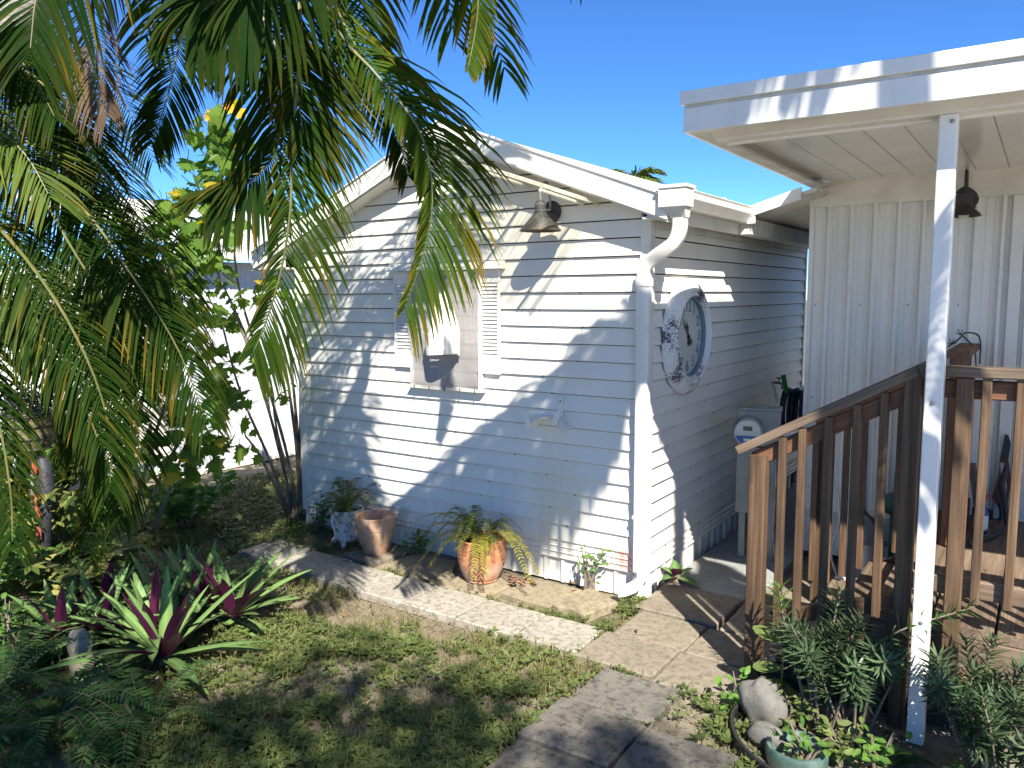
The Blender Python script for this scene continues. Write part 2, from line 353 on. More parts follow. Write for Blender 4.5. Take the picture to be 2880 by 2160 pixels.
def nails():
    for par, axis, a0, a1 in ((fw, 'x', -3.35, -.2), (sw, 'y', .2, 4.0)):
        m = MB()
        for k in range(14, -4, -1):
            z = Z0-k*S; u = a0+rng.uniform(0, .35)
            while u < a1:
                r = .0035; h = rng.uniform(.004, .012); pts = [(u-r, -.0235, z-h), (u+r, -.0235, z-h), (u+r, -.0235, z+.003), (u-r, -.0235, z+.003)]
                if axis == 'y': pts = [(-y, x, q) for x, y, q in pts]
                m.poly(pts, (0, -.003, 0) if axis == 'x' else (.003, 0, 0)); u += rng.uniform(.45, .9)
        tag(m.build('nails', 'black', par), kind='stuff')
nails()
# corner trims
def trim(pts, z0, z1): return MB().poly([(x, y, z0) for x, y in pts], (0, 0, z1-z0)).build('corner_trim', 'trim', shed)
trim([(-.048, -.026), (.026, -.026), (.026, .048), (.008, .048), (.008, -.008), (-.048, -.008)], .15, 2.70)
trim([(-3.562, -.026), (-3.498, -.026), (-3.498, -.004), (-3.562, -.004)], .15, 2.66)
trim([(-.045, 4.141), (.026, 4.141), (.026, 4.20), (-.045, 4.20)], .02, 2.70)
box('wall_core', -3.54, -.035, .035, 4.18, .02, 2.66, 'dark', shed)
MB().poly([(-3.50, .022, 2.60), (-.03, .022, 2.60), (-.03, .022, roof_z(-.03)-.075), (RX, .022, RZ-.075), (-3.50, .022, roof_z(-3.5)-.075)], (0, .012, 0)).build('gable_backing', 'dark', shed)
# skirting below the siding
sk = part('skirting', shed)
def skirt(a, b, axis, lean=0):
    w = b-a; m = MB()
    pr = [(a, .008), (a+.012, -.006), (a+.030, -.006), (a+.040, .008), (b-.002, .008)]
    v = [(x, y+(lean if z < .1 else 0), z) for z in (.0, .178) for x, y in pr]; v += [(x, .03, z) for z in (.0, .178) for x, y in pr]
    v = np.array(v); k = len(pr); f = [(i, i+1, k+i+1, k+i) for i in range(k-1)]+[(2*k+i, 3*k+i, 3*k+i+1, 2*k+i+1) for i in range(k-1)]+[(k+i, k+i+1, 3*k+i+1, 3*k+i) for i in range(k-1)]+[(0, k, 3*k, 2*k), (k-1, 3*k-1, 4*k-1, 2*k-1)]
    if axis == 'y': v = np.stack([-v[:, 1], v[:, 0], v[:, 2]], 1)
    MB().add(v, f).build('skirting_panel', 'white2', sk)
x = -3.55
while x < -.1: skirt(x, x+.148, 'x', rng.normal(0, .006)); x += .15
y = .04
while y < 3.9: skirt(y, y+.149, 'y', rng.normal(0, .004)); y += .15
# roof
def roof():
    for sgn, x1 in ((1, .20), (-1, -3.95)):
        m = MB(); y0, y1 = -.17, 4.35
        for yy in (y0, y1):
            pass
        zr, ze = RZ, roof_z(x1)
        v = [(RX, y0, zr), (x1, y0, ze), (RX, y0, zr-.055), (x1, y0, ze-.055), (RX, y1, zr), (x1, y1, ze), (RX, y1, zr-.055), (x1, y1, ze-.055)]
        m.add(v, [(0, 1, 5, 4), (2, 6, 7, 3), (0, 2, 3, 1), (4, 5, 7, 6), (1, 3, 7, 5), (0, 4, 6, 2)]).build('roof', 'white', shed)
        # rake fascia with bent drip lip
        f = MB(); L = x1-RX; xe = x1+(.01 if sgn > 0 else 0)
        f.poly([(RX, -.176, zr+.012), (xe, -.176, roof_z(xe)+.012), (xe, -.176, roof_z(xe)-.135), (RX, -.176, zr-.135)], (0, -.018, 0)).build('rake_fascia', 'white', shed)
        f = MB(); f.poly([(RX, -.174, zr-.138), (xe, -.174, roof_z(xe)-.138), (xe, -.174, roof_z(xe)-.15), (RX, -.174, zr-.15)], (0, .17, 0)).build('rake_soffit', 'white2', shed)
        q = MB(); q.poly([(RX, -.178, zr+.014), (xe, -.178, roof_z(xe)+.014), (xe, -.178, roof_z(xe)+.026), (RX, -.178, zr+.026)], (0, -.03, 0)).build('drip_edge', 'white', shed)
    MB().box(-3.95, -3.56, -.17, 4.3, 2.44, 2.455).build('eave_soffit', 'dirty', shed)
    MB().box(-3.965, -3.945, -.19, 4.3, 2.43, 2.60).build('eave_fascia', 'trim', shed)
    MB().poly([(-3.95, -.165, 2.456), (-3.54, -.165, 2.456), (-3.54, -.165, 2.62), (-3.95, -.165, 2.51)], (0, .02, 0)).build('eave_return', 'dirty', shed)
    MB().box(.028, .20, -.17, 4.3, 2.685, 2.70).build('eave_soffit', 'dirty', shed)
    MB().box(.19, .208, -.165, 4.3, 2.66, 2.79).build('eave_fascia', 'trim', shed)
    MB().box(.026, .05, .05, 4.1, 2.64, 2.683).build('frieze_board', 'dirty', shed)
roof()
# gutter: K-style section along y
def gutter():
    pr = [(.212, 2.86), (.212, 2.745), (.285, 2.745), (.300, 2.77), (.325, 2.81), (.330, 2.845), (.338, 2.86), (.330, 2.865), (.320, 2.847), (.314, 2.815), (.292, 2.78), (.280, 2.755), (.220, 2.755), (.220, 2.86)]
    MB().poly([(x, -.10, z) for x, z in pr], (0, 1.32, 0)).build('gutter', 'trim', shed)
    MB().box(.209, .345, 1.222, 1.236, 2.74, 2.868).build('gutter_end_cap', 'white', shed)
    for yy in (-.02, .55, 1.15): MB().box(.21, .335, yy, yy+.02, 2.866, 2.872).build('gutter_hanger', 'white', shed)
    # leader box at the corner
    m = MB(); m.box(.165, .355, -.235, -.10, 2.745, 2.862).build('gutter_box', 'white', shed, bevel=.006)
    m = MB(); m.box(.155, .365, -.245, -.09, 2.863, 2.884).build('gutter_box_rim', 'white', shed, bevel=.004)
    m = MB(); a = np.array([(.18, -.22), (.34, -.22), (.34, -.11), (.18, -.11)]); c = np.array([.285, -.15]); b = c+np.array([(-.05, -.035), (.05, -.035), (.05, .035), (-.05, .035)])
    m.add([(x, y, 2.744) for x, y in a]+[(x, y, 2.68) for x, y in b], [(0, 1, 5, 4), (1, 2, 6, 5), (2, 3, 7, 6), (3, 0, 4, 7), (4, 5, 6, 7)]).build('gutter_outlet', 'dirty', shed)
gutter()
def sweep(P, w, d, xdir, name, mat, parent, ridge=0):
    """rounded rectangular pipe swept along P, long side along xdir"""
    P = np.array(P, float); T = np.gradient(P, axis=0); T /= np.linalg.norm(T, axis=1)[:, None]
    sec = []
    for cx, cy, a0 in ((1, 1, 0), (-1, 1, 90), (-1, -1, 180), (1, -1, 270)):
        for a in (0, 45, 90): sec.append((cx*(w/2-.012)+.012*math.cos(math.radians(a0+a)), cy*(d/2-.012)+.012*math.sin(math.radians(a0+a))))
    n = len(sec); v = []; X = np.array(xdir, float)
    for i in range(len(P)):
        u = X-T[i]*np.dot(X, T[i]); u /= np.linalg.norm(u); q = np.cross(T[i], u); s = 1+(ridge if i % 2 else 0)
        for a, b in sec: v.append(P[i]+u*a*s+q*b*s)
    f = [(i*n+j, i*n+(j+1) % n, (i+1)*n+(j+1) % n, (i+1)*n+j) for i in range(len(P)-1) for j in range(n)]
    return smooth_obj(MB().add(v, f).build(name, mat, parent), 50)
def downspout():
    P = spline([(.285, -.15, 2.69), (.283, -.15, 2.61), (.245, -.135, 2.53), (.16, -.115, 2.475), (.06, -.085, 2.42), (.008, -.068, 2.365), (0, -.066, 2.30)], 52)
    sweep(P, .088, .064, (1, 0, 0), 'downspout_elbow', 'white', shed, .06)
    sweep([(0, -.066, 2.32), (0, -.066, 1.6), (0, -.066, .9), (0, -.066, .235)], .094, .070, (1, 0, 0), 'downspout', 'white', shed)
    P = spline([(0, -.066, .25), (-.002, -.068, .19), (-.03, -.085, .13), (-.09, -.125, .095), (-.135, -.155, .085)], 36)
    sweep(P, .084, .060, (.6, -.8, 0), 'downspout_shoe', 'white', shed, .08)
    box('downspout_sleeve', -.052, .052, -.106, -.026, 2.24, 2.30, 'white', shed, .006)
    for z in (1.95, .62): box('downspout_strap', -.051, .051, -.1045, -.024, z, z+.022, 'white', shed)
downspout()
# gable vent
v_ = part('gable_vent', shed)
for a in [(-2.005, -1.875, 3.205, 3.215), (-2.005, -1.875, 3.075, 3.085)]: box('vent_frame', a[0], a[1], -.030, -.012, a[2], a[3], 'trim', v_)
for a in (-2.005, -1.885): box('vent_frame', a, a+.01, -.030, -.012, 3.0855, 3.2045, 'trim', v_)
box('vent_back', -1.994, -1.886, -.024, -.010, 3.086, 3.204, 'dark', v_)
for i in range(7): MB().poly([(-1.994, -.028, 3.09+i*.0165), (-1.994, -.0242, 3.099+i*.0165), (-1.994, -.0242, 3.102+i*.0165), (-1.994, -.031, 3.093+i*.0165)], (.108, 0, 0)).build('vent_slat', 'trim', v_)
# window: header, shutters with louvres, woven screen over a jalousie
win = part('window', shed)
MB().poly([(-2.345, -.022, 2.455), (-2.345, -.05, 2.45), (-2.345, -.075, 2.402), (-2.345, -.095, 2.397), (-2.345, -.095, 2.390), (-2.345, -.022, 2.392)], (1.17, 0, 0)).build('header', 'white', win)
def shutter(x0, x1, z0, z1):
    s = win; w = .016
    for a, b, c, d in ((x0, x0+w, z0, z1), (x1-w, x1, z0, z1)): box('shutter_stile', a, b, -.046, -.022, c, d, 'white', s)
    for c, d in ((z0, z0+.13), (z1-.10, z1)): box('shutter_rail', x0+w, x1-w, -.044, -.022, c, d, 'white', s)
    n = 20; h = (z1-z0-.23)/n
    for i in range(n):
        z = z0+.13+i*h; MB().poly([(x0+w, -.045, z+.003), (x0+w, -.028, z+h*.98), (x0+w, -.024, z+h*.98), (x0+w, -.041, z+.003)], (x1-x0-2*w, 0, 0)).build('louvre', 'white', s)
    box('shutter_back', x0+.004, x1-.004, -.0235, -.0205, z0+.004, z1-.004, 'dirty', s)
shutter(-2.31, -2.125, 1.588, 2.388); shutter(-1.405, -1.222, 1.575, 2.388)
def screen_mat():
    m, nt, b = nodes('expanded_metal_screen'); p = coords(nt)
    mp = N(nt, 'ShaderNodeMapping'); mp.inputs['Rotation'].default_value = (0, 0, 0); mp.inputs['Scale'].default_value = (170, 1, 260); nt.links.new(p, mp.inputs[0])
    sep = N(nt, 'ShaderNodeSeparateXYZ'); nt.links.new(mp.outputs[0], sep.inputs[0])
    cb = N(nt, 'ShaderNodeCombineXYZ')
    ad = N(nt, 'ShaderNodeMath', operation='ADD'); sb = N(nt, 'ShaderNodeMath', operation='SUBTRACT')
    for q in (ad, sb): nt.links.new(sep.outputs[0], q.inputs[0]); nt.links.new(sep.outputs[2], q.inputs[1])
    nt.links.new(ad.outputs[0], cb.inputs[0]); nt.links.new(sb.outputs[0], cb.inputs[1])
    ch = N(nt, 'ShaderNodeTexChecker'); ch.inputs['Scale'].default_value = .5; nt.links.new(cb.outputs[0], ch.inputs['Vector'])
    b.inputs['Base Color'].default_value = (.46, .43, .41, 1); b.inputs['Roughness'].default_value = .5; b.inputs['Metallic'].default_value = .1
    tr = N(nt, 'ShaderNodeBsdfTransparent'); mx = N(nt, 'ShaderNodeMixShader')
    f = mul(nt, ch.outputs['Fac'], .8); nt.links.new(f, mx.inputs[0]); nt.links.new(b.outputs[0], mx.inputs[1]); nt.links.new(tr.outputs[0], mx.inputs[2])
    nt.links.new(mx.outputs[0], nt.nodes['Material Output'].inputs[0]); return m
M['screen'] = screen_mat()
M['jal'] = simple('jalousie_glass', (.26, .23, .22), (.19, .17, .165), 5, .25)
def window_sash():
    for i in range(8):
        z = 1.475+i*.112; MB().poly([(-2.10, -.052, z), (-2.10, -.030, z+.112), (-2.10, -.025, z+.112), (-2.10, -.046, z)], (.70, 0, 0)).build('pane', 'jal', win)
    for x0 in (-2.122, -1.415): box('sash_frame', x0, x0+.022, -.062, -.021, 1.45, 2.385, 'trim', win)
    box('sill', -2.14, -1.37, -.085, -.021, 1.425, 1.448, 'dirty', win)
    n, k = 22, 30; xs = np.linspace(-2.115, -1.395, n); zs = np.linspace(1.435, 2.375, k)
    X, Zz = np.meshgrid(xs, zs, indexing='ij'); Y = -.078+.012*np.sin(Zz*9+X*3)+.014*np.sin(X*11)*np.sin(Zz*5)-.02*np.exp(-((Zz-1.5)/.09)**2)
    f = [(i*k+j, (i+1)*k+j, (i+1)*k+j+1, i*k+j+1) for i in range(n-1) for j in range(k-1)]
    MB().add(np.stack([X, Y, Zz], 2), f).build('screen', 'screen', win, smooth=True)
    for x in (-2.06, -1.9, -1.74, -1.58, -1.43):
        MB().tube([(x, -.088, 1.45), (x+.004, -.096, 1.41)], .004, 6).build('screw', 'black', win)
window_sash()
# translucent corrugated awning sheet under the right rake
def fibre_mat():
    m, nt, b = nodes('corrugated_fibreglass'); b.inputs['Base Color'].default_value = (.80, .78, .66, 1); b.inputs['Roughness'].default_value = .3
    t = N(nt, 'ShaderNodeBsdfTranslucent'); t.inputs[0].default_value = (.80, .76, .60, 1); tr = N(nt, 'ShaderNodeBsdfTransparent'); tr.inputs[0].default_value = (.86, .84, .74, 1)
    m1 = N(nt, 'ShaderNodeMixShader'); m1.inputs[0].default_value = .45; nt.links.new(b.outputs[0], m1.inputs[1]); nt.links.new(t.outputs[0], m1.inputs[2])
    m2 = N(nt, 'ShaderNodeMixShader'); f = noise(nt, coords(nt), 30, 3, stretch=(1, .05, 1)); nt.links.new(ramp(nt, f, [(.35, (.25,)*3), (.65, (.75,)*3)]), m2.inputs[0])
    nt.links.new(m1.outputs[0], m2.inputs[1]); nt.links.new(tr.outputs[0], m2.inputs[2]); nt.links.new(m2.outputs[0], nt.nodes['Material Output'].inputs[0]); return m
M['fibre'] = fibre_mat()
def awning():
    n = 131; xs = np.linspace(-1.52, -.354, n); v = []
    for x in xs:
        w = .014*math.sin((x+.354)/.066*2*math.pi); z = 2.855+(-.354-x)*.345+w
        v += [(x, -.62, z), (x, -.015, z-.035)]
    f = [(2*i, 2*i+2, 2*i+3, 2*i+1) for i in range(n-1)]
    MB().add(v, f).build('corrugated_awning', 'fibre', shed, smooth=True)
    for x in (-1.4, -.95, -.5): board('awning_batten', (x, -.03, 2.78+(-.354-x)*.345), (x, -.60, 2.82+(-.354-x)*.345), .02, .02, 'white2', shed)
awning()
# connecting flat roof between shed and house
con = thing('connector_roof', 'low white roof panel bridging the gap between shed and house', 'roof')
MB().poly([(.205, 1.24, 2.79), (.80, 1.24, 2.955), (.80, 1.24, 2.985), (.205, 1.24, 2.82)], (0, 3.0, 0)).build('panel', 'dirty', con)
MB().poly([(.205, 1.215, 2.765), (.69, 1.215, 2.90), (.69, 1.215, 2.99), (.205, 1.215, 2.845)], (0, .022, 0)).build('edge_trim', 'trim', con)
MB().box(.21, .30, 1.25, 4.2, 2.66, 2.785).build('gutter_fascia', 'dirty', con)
# small ridge cap pipe on the shed roof edge
box('vent_cap', .15, .25, .93, 1.02, 2.83, 2.875, 'white', shed, .006)

# ================================================================ wall lamps
def gooseneck(name, label, loc, yw, r, mats, bell=False):
    x, y, z = loc; t = thing(name, label, 'lamp', (x, yw, z), 'barn lamps on the walls')
    mp = Matrix.Translation((0, 0, 0)) @ Matrix.Rotation(math.pi/2, 4, 'X')
    d = y-yw
    o = MB().lathe([(0, .0), (.078, .0), (.082, .006), (.078, .014), (.05, .022), (0, .024)], n=32).build('backplate', mats[1], t, matrix=mp); smooth_obj(o)
    P = spline([(0, -.02, .015), (0, -.03, .10), (0, -.05, .165), (0, d*.45, .205), (0, d*.85, .185), (0, d, .13), (0, d, .06)], 22)
    MB().tube(P, .0085, 10).build('arm', mats[2], t, smooth=True)
    return t, d
lamp, d = gooseneck('wall_lamp', 'weathered zinc cone lamp on curved arm under the gable', (-.757, -.185, 2.79), -.026, .15, ('zinc', 'black', 'galv'))
o = MB().lathe([(0, .072), (.02, .07), (.034, .058), (.040, .04), (.040, -.012), (.046, -.014), (.046, -.022), (.052, -.03), (.150, -.142), (.151, -.146), (.147, -.146), (.048, -.034), (0, -.03)], (0, d, 0), 40).build('shade', 'zinc', lamp); smooth_obj(o, 30)
for z in (-.008, .036): smooth_obj(MB().lathe([(.0402, z), (.043, z+.002), (.043, z+.006), (.0402, z+.008)], (0, d, 0), 32).build('band', 'galv', lamp))
MB().tube([(0, d+.03, .01), (0, -.01, .012)], .006, 8).build('stay', 'galv', lamp)
M['bulb'] = simple('frosted_bulb', (.75, .72, .65), None, 4, .3)
lamp2, d2 = gooseneck('wall_lamp', 'black bell lamp on the porch wall', (1.755, 1.44, 2.86), 1.60, .09, ('black', 'black', 'black'))
o = MB().lathe([(0, .075), (.02, .072), (.05, .05), (.062, .035), (.055, .025), (.050, .02), (.050, -.06), (.056, -.075), (.09, -.105), (.108, -.125), (.110, -.135), (.105, -.135), (.08, -.105), (0, -.09)], (0, d2, 0), 36).build('shade', 'black', lamp2); smooth_obj(o, 35)
smooth_obj(MB().lathe([(0, -.148), (.03, -.14), (.04, -.12), (.03, -.10), (0, -.095)], (0, d2, 0), 20).build('bulb', 'bulb', lamp2))

# ================================================================ clock on the side wall
def clock():
    t = thing('wall_clock', 'large round distressed white clock on the shed side wall', 'clock', (.028, .625, 1.870))
    def fm():
        m, nt, b = nodes('distressed_white'); p = coords(nt); f = noise(nt, p, 75, 6, .75); g = noise(nt, p, 5, 3)
        ad = N(nt, 'ShaderNodeMath', operation='MULTIPLY_ADD'); nt.links.new(g, ad.inputs[0]); ad.inputs[1].default_value = .8; nt.links.new(f, ad.inputs[2])
        c = ramp(nt, ad.outputs[0], [(.93, (.74, .73, .70)), (.99, (.11, .11, .12)), (1.08, (.05, .05, .06))]); nt.links.new(c, b.inputs['Base Color']); b.inputs['Roughness'].default_value = .6; return m
    M['distress'] = fm()
    M['dial'] = simple('clock_dial', (.62, .62, .56), (.54, .54, .49), 4, .4)
    M['numer'] = simple('numeral_ink', (.16, .26, .32), (.10, .17, .22), 40, .6)
    rot = Matrix.Rotation(math.pi/2, 4, 'Y')       # local z -> +x
    R = .435
    o = MB().lathe([(.300, .02), (.300, .055), (.312, .075), (.330, .070), (.338, .062), (.352, .078), (.372, .066), (.405, .052), (.425, .040), (R, .022), (R, -.004), (.425, -.008)], n=72, cap=False).build('frame', 'distress', t, matrix=rot); smooth_obj(o, 35)
    o = MB().lathe([(.300, .022), (.300, .05), (.290, .052), (.283, .046), (.283, .022)], n=64, cap=False).build('bezel', 'numer', t, matrix=rot); smooth_obj(o)
    face = MB().lathe([(0, .018), (.299, .018), (.299, .012)], n=64).build('face', 'dial', t, matrix=rot)
    def to_local(u, v, h=.0195): return (h, u, v)      # u: along +y, v: up
    for n in range(1, 13):
        cu = bpy.data.curves.new('numeral', 'FONT'); cu.body = str(n); cu.size = .115; cu.align_x = 'CENTER'; cu.align_y = 'CENTER'; cu.extrude = .0008; cu.offset = .002
        tmp = bpy.data.objects.new('numeral', cu); COL.objects.link(tmp); bpy.context.view_layer.update()
        me = bpy.data.meshes.new_from_object(tmp.evaluated_get(bpy.context.evaluated_depsgraph_get())); bpy.data.objects.remove(tmp); bpy.data.curves.remove(cu)
        me.name = 'numeral'; me.materials.clear(); me.materials.append(M['numer']); a = math.radians(90-30*n)
        o = bpy.data.objects.new('numeral', me); COL.objects.link(o); o.parent = t; u, v = .225*math.cos(a), .225*math.sin(a)
        o.matrix_local = Matrix.Translation(to_local(u, v)) @ Matrix(((0, 0, 1, 0), (1, 0, 0, 0), (0, 1, 0, 0), (0, 0, 0, 1)))
    def hand(name, ang, L, w, tail, h):
        a = math.radians(90-ang); c, s = math.cos(a), math.sin(a)
        prof = [(-tail, 0), (-tail-.012, w*.9), (-tail*.6, w*1.3), (-tail*.35, w*.35), (L*.35, w*.3), (L*.55, w*1.0), (L*.62, w*.35), (L, 0)]
        pts = prof+[(p, -q) for p, q in prof[::-1][1:-1]]
        MB().poly([to_local(p*c-q*s, p*s+q*c, h) for p, q in pts], (.003, 0, 0)).build(name, 'black', t)
    hand('hour_hand', 343, .13, .022, .06, .024); hand('minute_hand', 318, .20, .018, .07, .029)
    MB().lathe([(0, .036), (.014, .034), (.016, .02)], n=16).build('hub', 'black', t, matrix=rot)
    def glass():
        m, nt, b = nodes('clock_glass'); tr = N(nt, 'ShaderNodeBsdfTransparent'); gl = N(nt, 'ShaderNodeBsdfGlossy'); gl.inputs['Roughness'].default_value = .06;         mx = N(nt, 'ShaderNodeMixShader'); mx.inputs[0].default_value = .05; nt.links.new(tr.outputs[0], mx.inputs[1]); nt.links.new(gl.outputs[0], mx.inputs[2]); nt.links.new(mx.outputs[0], nt.nodes['Material Output'].inputs[0]); return m
    M['glass'] = glass(); MB().lathe([(0, .046), (.284, .046)], n=48, cap=False).build('glass', 'glass', t, matrix=rot)
clock()
# ================================================================ hose saddle
def hose_holder():
    t = thing('hose_holder', 'white metal hose saddle bracket fixed to the front siding', 'hose holder', (-.735, -.02, 1.20))
    v = []; n = 13
    for a in np.linspace(-62, 62, n):
        r = .17; s, c = math.sin(math.radians(a)), math.cos(math.radians(a))
        for y in (-.004, -.135): v += [(s*r, y, c*r-.08), (s*(r-.005), y, c*(r-.005)-.08)]
    f = []
    for i in range(n-1):
        b = i*4; e = b+4; f += [(b, b+2, e+2, e), (b+1, e+1, e+3, b+3), (b, e, e+1, b+1), (b+2, b+3, e+3, e+2)]
    f += [(0, 1, 3, 2), ((n-1)*4, (n-1)*4+2, (n-1)*4+3, (n-1)*4+1)]
    smooth_obj(MB().add(v, f).build('saddle', 'white', t))
    for x, rt in ((-.135, -.35), (.075, .35)):
        pts = [(-.022, 0), (.022, 0), (.024, .085), (.012, .108), (-.012, .108), (-.024, .085)]; c, s = math.cos(rt), math.sin(rt)
        MB().poly([(x+p*c+q*s, -.140, -.005+.045*(1 if x > 0 else .0)-p*s+q*c) for p, q in pts], (0, -.004, 0)).build('guard_tab', 'white', t)
    box('back_strap', .03, .075, -.006, .0, .02, .24, 'white', t)
    for z in (.06, .20): MB().lathe([(0, 0), (.008, 0), (.006, .005), (0, .006)], n=10).build('screw', 'galv', t, matrix=Matrix.Translation((.052, -.0065, z)) @ Matrix.Rotation(math.pi/2, 4, 'X'))
hose_holder()
# ================================================================ white wall pocket planter on the window
def pocket():
    t = thing('wall_planter', 'white metal wall planter hanging in front of the window screen', 'planter', (-1.70, -.13, 1.72))
    n = 17; v = []
    for z, r, yy in ((0, .135, 1.0), (.004, .142, 1.), (.05, .146, 1.), (.155, .152, 1.), (.165, .157, 1.), (.175, .157, 1.), (.176, .150, 1.)):
        for a in np.linspace(180, 360, n): v.append((r*math.cos(math.radians(a)), 1.05*r*math.sin(math.radians(a)), z+.012*math.cos(math.radians(a))))
    f = [(i*n+j, i*n+j+1, (i+1)*n+j+1, (i+1)*n+j) for i in range(6) for j in range(n-1)]
    f.append(tuple(range(n))[::-1]); smooth_obj(MB().add(v, f).build('pocket', 'white', t))
    pts = [(-.145, 0), (.145, 0), (.15, .17), (.135, .25), (.09, .36), (.055, .46), (.03, .50), (-.03, .50), (-.06, .46), (-.10, .36), (-.14, .25), (-.15, .17)]
    MB().poly([(x, .004, z) for x, z in pts], (0, .008, 0)).build('back_plate', 'white', t)
    MB().tube(spline([(-.03, 0, .49), (-.02, 0, .56), (.02, 0, .56), (.03, 0, .49)], 10), .004, 6).build('hook', 'galv', t)
pocket()
# ================================================================ house wall and porch
house = thing('house', 'white house with ribbed metal wall behind the porch', 'house')
def ribbed_wall():
    w = .168; x = .70; y0 = 1.62
    MB().poly([(.665, y0-.012, .10), (.700, y0-.012, .10), (.700, y0+.06, .10), (.665, y0+.06, .10)], (0, 0, 2.83)).build('corner_trim', 'white', house)
    box('wall_core', .69, 5.2, y0+.03, 5.0, .05, 3.0, 'dirty', house)
    for i in range(27):
        a = x+i*w
        pr = [(0, 0), (.010, -.004), (.012, 0), (.060, 0), (.064, -.008), (.070, -.008), (.074, -.003), (.080, -.003), (.084, -.009), (.090, -.009), (.094, -.003), (.102, -.003), (.108, -.032), (.128, -.032), (.138, 0), (w, 0)]
        v = [(a+p, y0+q, z) for z in (.12, 2.92) for p, q in pr]; k = len(pr); f = [(j, j+1, k+j+1, k+j) for j in range(k-1)]
        MB().add(v, f).build('wall_panel', 'corr', house)
        if i % 2 == 0:
            for z in (.6, 1.35, 2.1): MB().lathe([(0, 0), (.007, 0), (.005, .004), (0, .005)], n=8).build('screw', 'galv', house, matrix=Matrix.Translation((a+.03, y0-.002, z)) @ Matrix.Rotation(math.pi/2, 4, 'X'))
    box('wall_head_trim', .668, 5.2, y0-.035, y0-.012, 2.87, 2.995, 'white2', house)
    box('cover_strip', 2.045, 2.12, y0-.04, y0-.024, .5, 2.868, 'white', house, .003)
    box('door_jamb', 2.19, 2.25, y0-.05, y0-.024, .55, 2.75, 'white2', house, .004)
    box('skirt_panel', .70, 1.9, y0-.016, y0-.002, .06, .42, 'dirty', house)
ribbed_wall()
porch = thing('porch_roof', 'flat white aluminium porch roof with deep fascia on a square post', 'porch')
def porch_roof():
    X0, X1, Y0, Y1 = .70, 5.2, -1.15, 1.70
    # front fascia in two steps, left return likewise
    for nm, e, z0, z1 in (('roof_edge', .016, 3.138, 3.205), ('fascia', 0, 3.005, 3.122)):
        MB().box(X0-e, X1, Y0-e, Y0-e+.02, z0, z1).build(nm, 'alu', porch, bevel=.003)
    MB().box(X0, X0+.02, Y0+.021, Y1, 3.004, 3.074).build('side_return', 'alu', porch, bevel=.003)
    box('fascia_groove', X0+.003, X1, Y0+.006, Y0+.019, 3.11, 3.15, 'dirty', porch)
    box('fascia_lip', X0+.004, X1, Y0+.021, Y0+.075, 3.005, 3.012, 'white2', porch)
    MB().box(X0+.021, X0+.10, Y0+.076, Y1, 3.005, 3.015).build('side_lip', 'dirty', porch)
    MB().box(X0+.002, X1, Y0+.022, Y1, 3.076, 3.088).build('roof_sheet', 'white', porch)
    # gutter channel and beam
    MB().poly([(X0+.09, Y0+.076, 3.02), (X0+.09, Y0+.20, 2.995), (X0+.09, Y0+.20, 2.985), (X0+.09, Y0+.285, 2.985), (X0+.09, Y0+.285, 3.07), (X0+.09, Y0+.076, 3.07)], (X1-X0-.1, 0, 0)).build('beam', 'trim', porch)
    MB().box(X0+.13, X1, Y0+.285, Y0+.31, 2.972, 2.99).build('beam_trim', 'white', porch)
    x = X0+.11
    while x < X1-.2:
        MB().poly([(x+.004, Y0+.29, 3.055), (x+.196, Y0+.29, 3.055), (x+.196, Y0+.29, 3.07), (x+.004, Y0+.29, 3.07)], (0, 2.75, 0)).build('soffit_panel', 'soffit', porch)
        MB().box(x-.004, x+.004, Y0+.29, 1.60, 3.062, 3.075).build('soffit_joint', 'dirty', porch); x += .2
    MB().box(X0+.03, X1, 1.575, 1.61, 2.935, 3.055).build('wall_ledger', 'white2', porch)
    MB().box(X0+.02, X0+.11, 1.40, 1.56, 3.016, 3.05).build('bracket', 'dirty', porch)
    # post
    post = part('post', porch)
    o = MB().box(1.832, 1.908, -.953, -.877, .0, 2.984).build('post_tube', 'alu', post, bevel=.006)
    for z in (1.62, 1.66): pass
    for x, z in ((1.868, 1.68), (1.885, 2.95), (1.872, .62)): MB().lathe([(0, 0), (.010, 0), (.009, .006), (.004, .008), (0, .008)], n=10).build('bolt', 'galv', post, matrix=Matrix.Translation((x, -.9535, z)) @ Matrix.Rotation(math.pi/2, 4, 'X'))
porch_roof()
